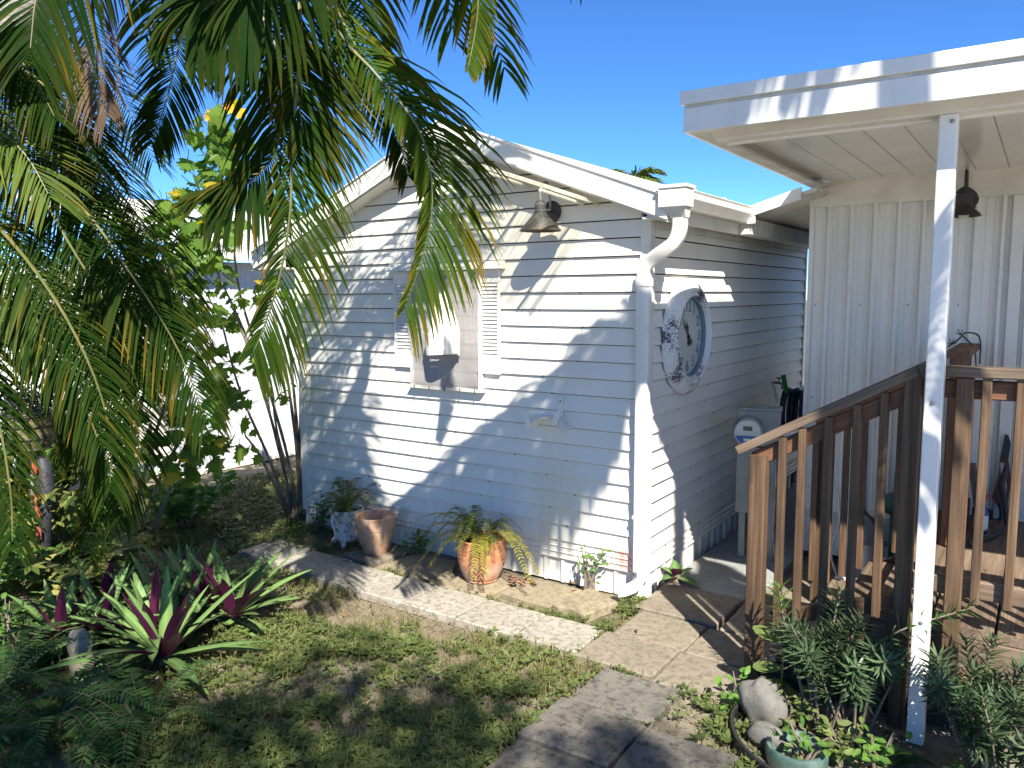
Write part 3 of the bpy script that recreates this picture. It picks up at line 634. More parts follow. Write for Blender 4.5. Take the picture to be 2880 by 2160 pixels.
# ================================================================ deck, steps and railings
deck = thing('deck', 'brown timber porch deck with steps and baluster railings', 'deck')
def build_deck():
    YR = -.79
    # deck planks along y
    x = 1.60
    while x < 5: board('deck_plank', (x+.14, -.72, .525), (x+.14, 1.585, .525), .272, .05, 'wood_old', deck); x += .285
    board('rim_joist', (1.62, -.70, .40), (5.1, -.70, .40), .045, .19, 'wood_old', deck)
    board('rim_joist', (1.62, -.655, .40), (1.62, 1.55, .40), .045, .19, 'wood', deck)
    for x in (2.35, 3.4): board('deck_leg', (x, -.62, 0), (x, -.62, .49), .09, .09, 'wood', deck, up=(0, 1, 0))
    # steps
    for x, z in ((1.27, .165), (1.505, .345)):
        for j, yy in enumerate((0,)): board('tread', (x, -.66, z), (x, .68, z), .27, .045, 'wood_old', deck)
    for yy in (-.69, .70):
        MB().add(*((lambda p: (p+[(a, b+.04, c) for a, b, c in p], [tuple(range(len(p))), tuple(range(2*len(p)-1, len(p)-1, -1))]+[(i, len(p)+i, len(p)+(i+1) % len(p), (i+1) % len(p)) for i in range(len(p))]))([(1.10, yy, .0), (1.45, yy, .0), (1.64, yy, .20), (1.64, yy, .49), (1.39, yy, .32), (1.39, yy, .14), (1.14, yy, .14)]))).build('stringer', 'wood', deck)
    # near railing: newel, sloped cap and rail, balusters
    zc = lambda x: 1.345+(x-.94)*.555
    board('newel_post', (1.03, YR, 0), (1.03, YR, 1.315), .09, .09, 'wood', deck, up=(0, 1, 0))
    board('cap_rail', (.92, YR+.005, 1.335), (1.79, YR+.005, 1.820), .105, .048, 'wood_old', deck)
    board('sub_rail', (1.00, YR+.03, 1.285), (1.79, YR+.03, 1.720), .038, .085, 'wood_red', deck)
    for x in (1.155, 1.255, 1.385, 1.52, 1.645): board('baluster', (x, YR-.012, .36+max(0, x-1.2)*.42), (x, YR-.012, zc(x)-.035), .040, .040, 'wood', deck, up=(0, 1, 0), ch=.004)
    board('bottom_rail', (1.12, YR+.03, .40), (1.80, YR+.03, .66), .038, .085, 'wood', deck)
    board('top_post', (1.765, YR, .0), (1.765, YR, 1.79), .075, .085, 'wood', deck, up=(0, 1, 0))
    board('top_post', (1.985, YR, .3), (1.985, YR, 1.79), .075, .060, 'wood', deck, up=(0, 1, 0))
    board('cap_rail', (1.79, YR+.005, 1.820), (5.1, YR+.005, 1.820), .105, .048, 'wood_old', deck)
    board('sub_rail', (1.80, YR+.03, 1.735), (5.1, YR+.03, 1.735), .038, .09, 'wood_red', deck)
    board('bottom_rail', (1.80, YR+.03, .765), (5.1, YR+.03, .765), .038, .09, 'wood_old', deck)
    for i in range(16): board('baluster', (2.075+i*.135, YR-.012, .71), (2.075+i*.135, YR-.012, 1.795), .040, .040, 'wood', deck, up=(0, 1, 0), ch=.004)
    # far stair railing
    YF = .70
    board('newel_post', (1.03, YF, 0), (1.03, YF, 1.30), .085, .085, 'wood', deck, up=(0, 1, 0))
    board('cap_rail', (.95, YF, 1.34), (1.78, YF, 1.80), .085, .038, 'wood_old', deck)
    board('sub_rail', (1.0, YF-.03, 1.27), (1.78, YF-.03, 1.70), .038, .085, 'wood_red', deck)
    for x in (1.00, 1.10, 1.20, 1.31, 1.42, 1.53, 1.64, 1.74): board('baluster', (x, YF-.06, .16+max(0, x-1.1)*.7), (x, YF-.06, 1.27+(x-1)*.53), .042, .036, 'wood', deck, up=(0, 1, 0), ch=.004)
    board('top_post', (1.83, YF, .5), (1.83, YF, 1.78), .085, .085, 'wood_red', deck, up=(0, 1, 0))
    # railing running back to the wall
    board('cap_rail', (1.83, .66, 1.80), (1.83, 1.575, 1.80), .13, .05, 'wood_red', deck)
    board('sub_rail', (1.83, .75, 1.70), (1.83, 1.575, 1.70), .038, .085, 'wood_red', deck)
    board('kick_board', (1.86, .62, .62), (1.86, 1.57, .62), .07, .12, 'wood_red', deck)
    for i in range(8): board('baluster', (1.815, .80+i*.10, .60), (1.815, .80+i*.10, 1.66), .038, .038, 'wood_red', deck, up=(0, 1, 0), ch=.004)
    # closing boards below the deck
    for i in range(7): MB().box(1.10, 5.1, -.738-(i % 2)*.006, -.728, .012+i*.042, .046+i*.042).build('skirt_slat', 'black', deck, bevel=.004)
    for x0 in (2.0, 2.25): board('brace', (x0, -.745, .30), (x0+.22, -.745, .12), .022, .09, 'wood', deck, up=(0, .02, 1))
build_deck()
# ================================================================ surveyed plant positions (world metres)
P1 = {'A': [(-0.53, -2.28, 4.5), (-0.48, -2.47, 3.74), (-0.37, -2.5, 3.37), (-0.17, -2.46, 3.14), (-0.05, -2.4, 2.98), (0.02, -2.37, 2.84), (0.06, -2.37, 2.63), (0.02, -2.37, 2.41), (-0.08, -2.41, 2.13)], 'A2': [(-0.53, -2.28, 4.5), (-0.62, -2.36, 3.87), (-0.46, -2.37, 3.45), (-0.34, -2.32, 3.22), (-0.24, -2.26, 2.95), (-0.2, -2.23, 2.74)], 'B': [(-0.53, -2.28, 4.5), (-0.47, -2.58, 3.75), (-0.37, -2.7, 3.23), (-0.37, -2.76, 2.84), (-0.36, -2.79, 2.55), (-0.42, -2.81, 2.27), (-0.51, -2.84, 2.04), (-0.54, -2.87, 1.95)], 'B2': [(-0.53, -2.28, 4.5), (-0.26, -2.67, 3.79), (-0.18, -2.92, 3.43), (-0.25, -3.04, 3.33), (-0.31, -3.14, 3.27), (-0.39, -3.21, 3.19)], 'B3': [(-0.53, -2.28, 4.5), (-0.62, -2.68, 3.76), (-0.49, -2.77, 3.31), (-0.43, -2.78, 3.0), (-0.43, -2.8, 2.79), (-0.52, -2.89, 2.65), (-0.64, -2.97, 2.58)], 'B4': [(-0.53, -2.28, 4.5), (-0.59, -2.65, 3.81), (-0.52, -2.78, 3.42), (-0.44, -2.76, 3.21), (-0.37, -2.73, 3.04), (-0.33, -2.73, 2.84)], 'F': [(-0.53, -2.28, 4.5), (-0.32, -1.88, 4.53), (-0.19, -1.73, 4.09), (-0.17, -1.71, 3.7), (-0.2, -1.7, 3.51), (-0.22, -1.74, 3.32)], 'G': [(-0.53, -2.28, 4.5), (-1.23, -2.28, 4.38), (-1.59, -2.36, 3.76), (-1.63, -2.43, 3.47), (-1.66, -2.49, 3.22), (-1.72, -2.55, 3.0)], 'H': [(-0.53, -2.28, 4.5), (-0.48, -1.78, 5.23), (0.11, -0.95, 5.7), (0.46, -0.51, 5.36)], 'I': [(-0.53, -2.28, 4.5), (-0.81, -1.97, 5.46), (-1.26, -1.24, 6.85), (-1.33, -0.51, 7.15)], 'E': [(-0.53, -2.28, 4.5), (-1.05, -2.68, 4.08), (-1.38, -2.97, 3.62), (-1.38, -3.0, 3.35), (-1.36, -3.02, 3.16), (-1.31, -3.01, 3.01)], 'J': [(-0.53, -2.28, 4.5), (-0.58, -2.82, 4.32), (-0.65, -3.3, 3.78), (-0.73, -3.54, 3.34), (-0.76, -3.6, 3.04)]}
P3 = {'C1': [(-3.18, -3.28, 3.0), (-2.61, -3.02, 3.3), (-2.08, -2.86, 3.09), (-1.69, -2.66, 2.6), (-1.5, -2.58, 2.24), (-1.48, -2.54, 1.87)], 'C2': [(-3.18, -3.28, 3.0), (-3.06, -2.76, 3.78), (-2.67, -2.5, 3.75), (-2.38, -2.35, 3.42), (-2.17, -2.26, 2.99)], 'C3': [(-3.18, -3.28, 3.0), (-2.12, -3.24, 2.94), (-1.81, -3.14, 2.75), (-1.54, -3.09, 2.41), (-1.42, -2.97, 2.06), (-1.36, -2.9, 1.7)], 'C4': [(-3.18, -3.28, 3.0), (-1.95, -3.34, 2.63), (-1.54, -3.26, 2.3), (-1.35, -3.17, 1.94), (-1.29, -3.11, 1.6), (-1.33, -3.1, 1.28)], 'C5': [(-3.18, -3.28, 3.0), (-1.99, -3.46, 3.02), (-1.79, -3.33, 2.99), (-1.63, -3.24, 2.85), (-1.51, -3.19, 2.64)], 'C6': [(-3.18, -3.28, 3.0), (-1.83, -3.44, 2.37), (-1.56, -3.3, 2.07), (-1.39, -3.22, 1.86), (-1.26, -3.17, 1.52)], 'C7': [(-3.18, -3.28, 3.0), (-4.03, -2.49, 4.4), (-4.05, -2.01, 4.29), (-3.75, -1.74, 3.58), (-3.47, -1.64, 2.96), (-3.37, -1.63, 2.47)], 'C8': [(-3.18, -3.28, 3.0), (-2.76, -2.87, 2.7), (-2.39, -2.69, 2.2), (-2.13, -2.57, 1.77), (-2.01, -2.55, 1.34), (-2.14, -2.61, 0.9)], 'C9': [(-3.18, -3.28, 3.0), (-3.39, -2.71, 3.36), (-3.06, -2.35, 3.09), (-2.76, -2.21, 2.61), (-2.59, -2.15, 2.19), (-2.51, -2.16, 1.72)], 'C10': [(-3.18, -3.28, 3.0), (-1.91, -3.46, 2.66), (-1.74, -3.37, 2.45), (-1.57, -3.29, 2.2), (-1.49, -3.27, 1.94)], 'C11': [(-3.18, -3.28, 3.0), (-2.02, -3.44, 3.33), (-1.82, -3.29, 3.41), (-1.63, -3.19, 3.22), (-1.51, -3.14, 2.99)], 'C12': [(-3.18, -3.28, 3.0), (-1.89, -3.5, 2.28), (-1.68, -3.43, 1.76), (-1.59, -3.42, 1.34), (-1.56, -3.44, 1.06)]}
CANES = [[(-3.7, 0.0, 0.0), (-3.78, -0.12, 0.77), (-3.87, -0.3, 1.67), (-4.01, -0.54, 2.42)], [(-3.73, -0.02, 0.0), (-3.73, -0.11, 0.6), (-3.8, -0.29, 1.41), (-3.91, -0.5, 2.19)], [(-3.68, 0.01, 0.0), (-3.7, -0.08, 0.68), (-3.83, -0.19, 1.4), (-3.99, -0.31, 2.19), (-3.98, -0.37, 2.62)], [(-3.66, 0.03, 0.0), (-3.64, -0.02, 0.82), (-3.71, -0.08, 1.67), (-3.86, -0.18, 2.54), (-3.92, -0.27, 3.04)], [(-3.74, -0.03, 0.02), (-3.78, -0.21, 0.61), (-3.85, -0.46, 1.3), (-3.86, -0.62, 1.94)], [(-3.61, 0.02, 0.03), (-3.69, 0.04, 1.03), (-3.78, 0.04, 1.92), (-3.85, -0.02, 2.8)], [(-3.7, 0.0, 0.02), (-3.65, -0.08, 0.42), (-3.7, -0.18, 0.88), (-3.71, -0.23, 1.41)], [(-3.77, -0.04, 0.03), (-3.67, -0.23, 0.35), (-3.68, -0.42, 0.74), (-3.71, -0.54, 0.93)]]
THICK = [(-3.65, 0.01, 0.01), (-3.68, 0.1, 1.02), (-3.73, 0.19, 1.92), (-3.78, 0.29, 2.91)]
STEMS = [[(-4.3, -1.41, 0.15), (-4.15, -1.29, 1.17), (-3.9, -1.13, 1.96), (-3.63, -0.97, 2.65), (-3.5, -0.81, 3.19), (-3.39, -0.69, 3.61)], [(-4.25, -1.37, 0.15), (-3.94, -1.29, 0.98), (-3.6, -1.22, 1.66), (-3.42, -1.14, 2.19)], [(-4.09, -1.38, 0.18), (-3.74, -1.3, 0.81), (-3.45, -1.18, 1.21), (-3.27, -1.03, 1.4)], [(-4.28, -1.4, 0.15), (-4.31, -1.28, 1.15), (-4.19, -1.21, 1.96), (-4.06, -1.04, 2.51), (-3.76, -0.92, 2.86)], [(-3.9, -1.37, 0.2), (-3.61, -1.36, 0.64), (-3.44, -1.32, 1.0), (-3.31, -1.32, 1.24)], [(-3.93, -0.55, 2.4), (-3.86, -0.62, 2.85), (-3.76, -0.62, 3.24), (-3.71, -0.55, 3.56)]]
CLUST = [(-3.82, -0.96, 2.86), (-3.93, -1.01, 2.98), (-3.55, -0.88, 2.96), (-3.62, -0.91, 3.12), (-3.57, -0.85, 3.31), (-3.55, -0.81, 3.5), (-3.54, -1.03, 2.72), (-3.78, -1.1, 2.5), (-3.51, -1.2, 2.19), (-3.38, -1.14, 2.04), (-3.46, -1.16, 2.27), (-3.29, -1.15, 1.48), (-3.27, -1.29, 1.24), (-3.35, -1.38, 1.02), (-3.14, -1.23, 1.02), (-3.69, -1.3, 1.47), (-3.18, -1.1, 1.33), (-3.52, -0.77, 3.61), (-3.86, -1.19, 2.27), (-3.75, -1.06, 2.66), (-3.46, -1.01, 2.5), (-3.32, -1.03, 1.59), (-3.41, -1.43, 0.87), (-3.87, -1.24, 1.96), (-3.44, -0.76, 3.35), (-4.16, -1.1, 2.59), (-3.5, -0.88, 2.69)]
CLUST2 = [(-3.8, -0.16, 2.36), (-3.7, -0.12, 2.19), (-3.83, -0.2, 2.19), (-3.69, -0.32, 1.55), (-3.6, -0.25, 1.59), (-3.65, -0.51, 0.89), (-3.61, -0.18, 1.28), (-3.74, -0.13, 2.32), (-3.88, -0.51, 1.98), (-3.96, -0.53, 2.28)]
FLOW = [(-3.61, -0.82, 3.69), (-3.58, -0.81, 3.62), (-3.49, -0.73, 3.75), (-3.4, -0.68, 3.71), (-3.26, -0.65, 3.25)]
M['palm'] = leaf('palm_leaflet', (.008, .030, .005), (.058, .108, .009), (.24, .15, .018), trans=.36, rough=.6, spec=.04)
M['palm_y'] = leaf('sunny_palm_leaflet', (.045, .085, .014), (.13, .18, .035), (.34, .22, .05), trans=.38, rough=.5, spec=.06)  # yellower leaf; sunlit look of the left fronds put into the colour
M['palm_dead'] = leaf('dead_palm_leaflet', (.07, .045, .03), (.16, .11, .07), None, trans=.15, rough=.7)
M['rachis'] = simple('palm_stalk', (.07, .095, .02), (.15, .125, .04), 9, .45)
M['bark'] = simple('palm_bark', (.24, .22, .19), (.13, .115, .095), 14, .85, .5, stretch=(1, 1, 6))
M['stem'] = simple('woody_stem', (.11, .085, .06), (.19, .15, .11), 20, .8, .3)
M['greenstem'] = simple('green_cane', (.06, .085, .018), (.11, .12, .03), 12, .4, stretch=(1, 1, .6))
M['lobed'] = leaf('lobed_leaf', (.05, .12, .022), (.155, .27, .045), (.42, .33, .04), trans=.48)
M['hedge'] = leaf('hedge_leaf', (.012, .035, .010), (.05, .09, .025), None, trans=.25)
M['bush'] = leaf('bush_leaf', (.05, .13, .03), (.17, .30, .06), None, trans=.4)
M['scheff'] = leaf('variegated_leaf', (.045, .085, .02), (.36, .33, .10), None, trans=.3)
M['rhoeo'] = leaf('rosette_leaf', (.05, .10, .035), (.20, .32, .10), None, trans=.15, rough=.35, back=(.105, .02, .058))
M['fern'] = leaf('fern_leaf', (.03, .075, .022), (.085, .16, .045), None, trans=.35)
M['fern_p'] = leaf('potted_fern_leaf', (.05, .09, .016), (.17, .21, .035), (.30, .22, .05), trans=.4)
M['fern_y'] = leaf('yellow_fern_leaf', (.11, .14, .02), (.36, .33, .045), (.30, .20, .05), trans=.4)
M['podo'] = leaf('narrow_leaf', (.035, .068, .032), (.115, .165, .078), None, trans=.15, rough=.32)
M['podo_new'] = leaf('fresh_narrow_leaf', (.06, .14, .03), (.14, .26, .05), None, trans=.3, rough=.35)
M['grass'] = leaf('grass_blade', (.10, .12, .034), (.27, .27, .09), (.30, .25, .12), trans=.3, rough=.5)
M['straw'] = leaf('dry_straw', (.24, .19, .11), (.40, .33, .21), None, trans=.25, rough=.7)
M['weed'] = leaf('ground_leaf', (.075, .108, .034), (.19, .235, .075), None, trans=.3, rough=.4)
M['litter'] = leaf('fallen_leaf', (.14, .075, .035), (.30, .18, .09), None, trans=.15, rough=.75)
M['petal'] = leaf('yellow_petal', (.75, .30, .02), (.85, .50, .02), None, trans=.4)
V3 = np.array
def unit(v): v = np.asarray(v, float); return v/(np.linalg.norm(v)+1e-9)
def ribbon(mb, p, d, L, w, nrm, droop, g, seg=4, prof=(.35, .95, 1., .7, .02), fold=0, curl=0, mi=0, tipy=None):
    """one strap leaf: starts at p along d, sags by droop"""
    d = unit(d); pts = [np.array(p, float)]; ds = [d]
    for i in range(seg):
        d = unit(d+np.array([0, 0, -droop/seg])+np.asarray(nrm)*curl/seg); pts.append(pts[-1]+d*L/seg); ds.append(d)
    v = []; gg = []
    for i in range(seg+1):
        sd = np.cross(ds[i], nrm); l = np.linalg.norm(sd)
        sd = sd/l if l > 1e-3 else np.array([1., 0, 0]); up = np.cross(sd, ds[i]); ww = w*prof[min(len(prof)-1, int(round(i*(len(prof)-1)/seg)))]/2; t = i/seg
        ty = g[1]*t**2 if tipy is None else tipy[i]
        if fold: 
            v += [pts[i]-sd*ww+up*ww*fold, pts[i], pts[i]+sd*ww+up*ww*fold]; gg += [(g[0], ty, g[2]), (min(1, g[0]+g[2]), ty, g[2]), (g[0], ty, g[2])]
        else: v += [pts[i]-sd*ww, pts[i]+sd*ww]; gg += [(g[0], ty, 0)]*2
    c = 3 if fold else 2
    f = [(i*c+j, i*c+j+1, (i+1)*c+j+1, (i+1)*c+j) for i in range(seg) for j in range(c-1)]
    mb.add(v, f, gg, mi)
def frond(ctrl, L0, n, w, droop=.7, nrm=(0, 0, 1), left=1., right=1., parent=None, mat='palm', yellow=.10, phi=(66, 42), name='frond', rad=.011, jit=.05, s0=.12, smat='rachis', bright=(0, .75), seg=4, lp=.55):
    P = spline(ctrl, 40); T = np.gradient(P, axis=0); T /= np.linalg.norm(T, axis=1)[:, None]; mb = MB()
    mb.tube(P[::2], np.linspace(rad, rad*.2, len(P[::2])), 6, mi=1)
    nrm = unit(nrm)
    for i in range(n):
        s = s0+(1-s0)*(i+.5)/n; j = min(39, int(s*39)); t = T[j]; b = np.cross(t, nrm); b = unit(b); nn = np.cross(b, t)
        Ls = L0*(math.sin(math.pi*min(1, .12+.80*((s-s0)/(1-s0))**.8))**lp)
        for sg, wt in ((1, right), (-1, left)):
            if wt <= 0 or rng.random() < .04: continue
            a = math.radians(phi[0]+(phi[1]-phi[0])*s+rng.normal(0, 2.5)); d = b*sg*math.cos(math.pi/2-a)+t*math.sin(math.pi/2-a)+nn*rng.normal(.12, jit)
            y = 1. if rng.random() < yellow else rng.random()*.25
            ribbon(mb, P[j]+(P[min(39, j+1)]-P[j])*(s*39-j), d, Ls*wt*rng.uniform(.88, 1.08), w*rng.uniform(.85, 1.1), unit(nn*.85+b*sg*rng.normal(.35, .18)+rng.normal(0, .13, 3)), droop*rng.uniform(.8, 1.2), (rng.uniform(*bright), y, 0), seg)
    return mb.build(name, [mat, smat], parent)
CAMV = V3([2.29, -5.06, 2.19])
def facing(pt, up=.5): return unit(unit(CAMV-V3(pt))+V3([0, 0, up]))
# ================================================================ palm leaning over the yard
def palm_one():
    t = thing('palm_tree', 'arching feather palm leaning over the yard with fronds hanging before the shed', 'palm', (-2.9, -4.6, 0))
    inv = Matrix.Translation((2.9, 4.6, 0)); loc = V3([-2.9, -4.6, 0]); R = lambda pts: [tuple(V3(p)-loc) for p in pts]
    tr = spline([(0, 0, -.1), (.25, .2, .9), (.75, .65, 2.0), (1.25, 1.10, 3.0), (1.70, 1.55, 3.75), (2.36, 2.30, 4.5)], 40)
    m = MB(); rr = np.linspace(.115, .07, 40)*(1+.05*(np.arange(40) % 2)); m.tube(tr, rr, 14); m.build('trunk', 'bark', t, smooth=True)
    m = MB(); m.tube([(2.25, 2.2, 4.3), (2.36, 2.30, 4.5), (2.42, 2.36, 4.75)], [.075, .085, .03], 12); m.build('crown_shaft', 'greenstem', t, smooth=True)
    S_ = dict(A=dict(L0=.54, n=78, w=.0165, droop=1.15, right=.30, yellow=.30, bright=(.3, 1.), s0=.2), A2=dict(L0=.46, n=88, w=.0145, droop=1.0, right=.5, bright=(0, .3)), B=dict(L0=.46, n=92, w=.0135, droop=.95, right=.4, bright=(.1, .6)),
              B2=dict(L0=.44, n=40, w=.026, droop=2.0, bright=(0, .12), yellow=.05), B3=dict(L0=.42, n=96, w=.016, droop=1.0, bright=(0, .15)), B4=dict(L0=.58, n=84, w=.0155, droop=.95, bright=(0, .25), right=.5),
              F=dict(L0=.18, n=70, w=.011, droop=.6, bright=(.4, 1), right=.3, yellow=.4, s0=.5), G=dict(L0=.34, n=90, w=.013, droop=.8, bright=(0, .3)), I=dict(L0=.6, n=60, w=.016, droop=.9), J=dict(L0=.50, n=80, w=.015, droop=1.0, bright=(0, .2)))
    for k_, a in S_.items(): frond(R(P1[k_]), parent=t, nrm=facing(P1[k_][-2], .35), **a)
    c = V3([-.53, -2.28, 4.5])
    for az, el, ln in ((200, .5, 1.9), (150, .7, 1.9), (110, .55, 1.9), (75, .8, 1.8), (235, .9, 1.7), (170, 1.1, 1.6), (130, .25, 1.7), (185, .15, 1.6), (95, .2, 1.7), (285, .7, 1.7), (300, .5, 1.6), (265, .9, 1.7), (290, 1.1, 1.5)):
        a = math.radians(az); h = V3([math.cos(a), math.sin(a), 0])
        pts = [c+h*ln*s*.9+V3([0, 0, ln*(el*s-1.15*s*s*(.55+.4*el))]) for s in (0, .25, .5, .75, 1)]
        frond(R(pts), .56, 44, .028, .9, parent=t, nrm=(0, 0, 1), bright=(0, .6))
    frond(R(P1['E']), .34, 60, .010, 1.3, parent=t, nrm=facing(P1['E'][-2]), mat='palm_dead', name='dead_frond', yellow=0, left=.8, smat='palm_dead')
palm_one()
# ================================================================ palm clump at the left
def palm_left():
    base = V3([-3.75, -3.6, 0]); t = thing('palm_tree', 'bushy green palm filling the left edge of the garden', 'palm', tuple(base)); R = lambda pts: [tuple(V3(p)-base) for p in pts]
    c0 = V3(P3['C1'][0]); m = MB(); m.tube(spline([(0, 0, -.1), tuple((c0-base)*.35+V3([.1, 0, 0])), tuple((c0-base)*.7), tuple(c0-base)], 20), np.linspace(.10, .06, 20), 12); m.build('trunk', 'bark', t, smooth=True)
    S_ = dict(C1=dict(L0=.44, n=84, w=.0125, droop=1.3, bright=(0, .38)), C2=dict(L0=.40, n=84, w=.011, droop=.8, bright=(0, .38)), C3=dict(L0=.40, n=84, w=.0115, droop=1.0, bright=(0, .38)), C4=dict(L0=.36, n=80, w=.0115, droop=1.1, bright=(0, .38)),  # low bright ranges put backlit shade into the left fronds' colour
              C5=dict(L0=.42, n=40, w=.016, droop=.6, mat='palm_y', yellow=.3, bright=(.3, 1)), C6=dict(L0=.34, n=70, w=.011, droop=1.0, bright=(0, .38)), C7=dict(L0=.46, n=84, w=.012, droop=.9, bright=(0, .38)), C8=dict(L0=.40, n=84, w=.012, droop=1.0, bright=(0, .38)),
              C9=dict(L0=.46, n=84, w=.012, droop=1.0, bright=(0, .38)), C10=dict(L0=.36, n=40, w=.016, droop=.8, mat='palm_y', bright=(0, .7)), C11=dict(L0=.40, n=60, w=.012, droop=.9, bright=(0, .38)), C12=dict(L0=.32, n=46, w=.013, droop=1.1, bright=(0, .38)))
    for k_, a in S_.items(): frond(R(P3[k_]), parent=t, nrm=facing(P3[k_][2], 1.0), **a)
    r_ = np.random.default_rng(3)
    for k_ in ('C1', 'C2', 'C3', 'C8', 'C9', 'C11', 'C4', 'C12'):
        for q in range(2 if k_ in ('C1', 'C9', 'C11') else 1):
            o = V3([-.38, .15, -.05])+r_.normal(0, .16, 3); pts = [V3(P3[k_][0])]+[V3(p)+o*s for p, s in zip(P3[k_][1:], (.5, .8, 1, 1.1, 1.2))]
            frond(R(pts), .46, 74, .0135, 1.1, facing(pts[2], 1.0), parent=t, bright=(0, .3), yellow=.1)
palm_left()
# ================================================================ unseen palm right of the view, fronds placed to cast shade
def shade_palm():
    base = V3([4.05, -3.5, 0]); t = thing('palm_tree', 'unseen tall palm added at the right to cast shade on wall and porch', 'palm', tuple(base)); R = lambda pts: [tuple(V3(p)-base) for p in pts]; K = (3.88, -3.4, 6.45)
    m = MB(); m.tube(spline([(0, 0, -.1), (.05, .02, 2), (-.02, .05, 4), (-.16, .09, 6.4)], 30), np.linspace(.13, .08, 30)*(1+.04*(np.arange(30) % 2)), 14); m.build('trunk', 'bark', t, smooth=True)
    frond(R([K, (3.0, -3.2, 6.28), (2.2, -3.15, 5.67), (1.5, -3.15, 5.17), (.8, -3.2, 4.70)]), .95, 90, .045, 2.4, (0, -1, .6), parent=t, s0=.22, lp=.3)
    frond(R([K, (3.1, -3.3, 6.22), (2.3, -3.35, 5.65), (1.7, -3.4, 5.20), (1.1, -3.5, 4.72)]), .95, 70, .05, 2.4, (0, -1, .6), parent=t, s0=.22, lp=.3)
    frond(R([K, (3.1, -3.2, 6.05), (2.6, -3.1, 5.5), (2.2, -3.05, 4.9), (1.8, -3.0, 4.45)]), .70, 54, .045, 1.5, (0, -1, .6), parent=t, s0=.3)
    frond(R([K, (3.4, -3.2, 6.15), (3.2, -3.05, 5.95), (3.0, -3.0, 5.75)]), .4, 34, .035, 1.4, (0, -1, .6), parent=t)
    frond(R([K, (3.1, -3.1, 6.15), (2.7, -2.95, 5.85), (2.3, -2.9, 5.5)]), .5, 60, .035, 1.6, (0, -1, .6), parent=t, lp=.3, s0=.25)
    frond(R([K, (3.75, -2.9, 6.1), (3.55, -2.6, 5.2), (3.40, -2.5, 4.3), (3.25, -2.5, 3.3)]), .55, 34, .04, 1.2, (1, -1, .3), parent=t, s0=.6)
shade_palm()
# unseen leafy tree added behind the viewpoint to shade the lawn
M['oak'] = leaf('tree_leaf', (.03, .07, .018), (.09, .15, .035), None, trans=.35)
def added_shade_tree():
    base = V3([8.2, -12.0, 0]); t = thing('added_shade_tree', 'unseen broad leafy tree added behind the viewpoint to shade the lawn', 'tree', tuple(base)); r_ = np.random.default_rng(5)
    MB().tube(spline([(0, 0, -.1), (-.1, .1, 3), (-.2, .3, 6), (-.4, .8, 8.6)], 20), np.linspace(.28, .12, 20), 12).build('trunk', 'stem', t, smooth=True)
    mb, lm = MB(), MB()
    for i in range(190):
        if i < 150: gx, gy = r_.uniform(-1.8, 2.7), r_.uniform(-5.0, -1.80)
        else: gx, gy = r_.uniform(-3.8, -1.7), r_.uniform(-4.6, -2.85)
        z = r_.uniform(8.5, 10.5); c = V3([gx+.713*z, gy-.735*z, z])-base
        if i % 5 == 0: lm.tube(spline([(-.3, .6, 8.0), tuple((V3([-.3, .6, 8.2])+c)/2+V3([0, 0, .25])), tuple(c)], 8), np.linspace(.05, .012, 8), 6)
        for k in range(29):
            p = c+r_.normal(0, .17, 3); d = unit(r_.normal(0, 1, 3)); ribbon(mb, p, d, r_.uniform(.12, .20), r_.uniform(.06, .09), unit(r_.normal(0, 1, 3)+V3([0, 0, 1.2])), .3, (r_.random(), 0, 0), 2, (.3, 1, .05))
    lm.build('limbs', 'stem', t); mb.build('crown', 'oak', t)
added_shade_tree()
# ================================================================ leaves on stems
def lobed_leaf(mb, p, d, nrm, size, g):
    """palmate leaf with pointed lobes"""
    d = unit(d); sd = unit(np.cross(d, nrm)); nn = np.cross(sd, d)
    out = [(0, .05), (.30, .02), (.52, .12), (.36, .25), (.62, .42), (.40, .50), (.30, .62), (.28, .82), (.12, .78), (0, 1.05)]
    out = out+[(-a, b) for a, b in out[::-1][1:-1]]
    v = [V3(p)+d*.25*size]+[V3(p)+(sd*a+d*(b-.1)+nn*(-.22*abs(a)-.15*b*b))*size for a, b in out]
    k = len(out); mb.add(v, [(0, 1+i, 1+(i+1) % k) for i in range(k)], [(g[0], g[1], 0)]+[(g[0], g[1], 0)]*k)
def oval_leaf(mb, p, d, nrm, L, w, g, fold=.25):
    ribbon(mb, p, d, L, w, nrm, .35, g, 4, (.12, .8, 1., .72, .02), fold)
def rnd_dir(up=.3, s=1.): return unit(rng.normal(0, s, 3)+V3([0, 0, up]))
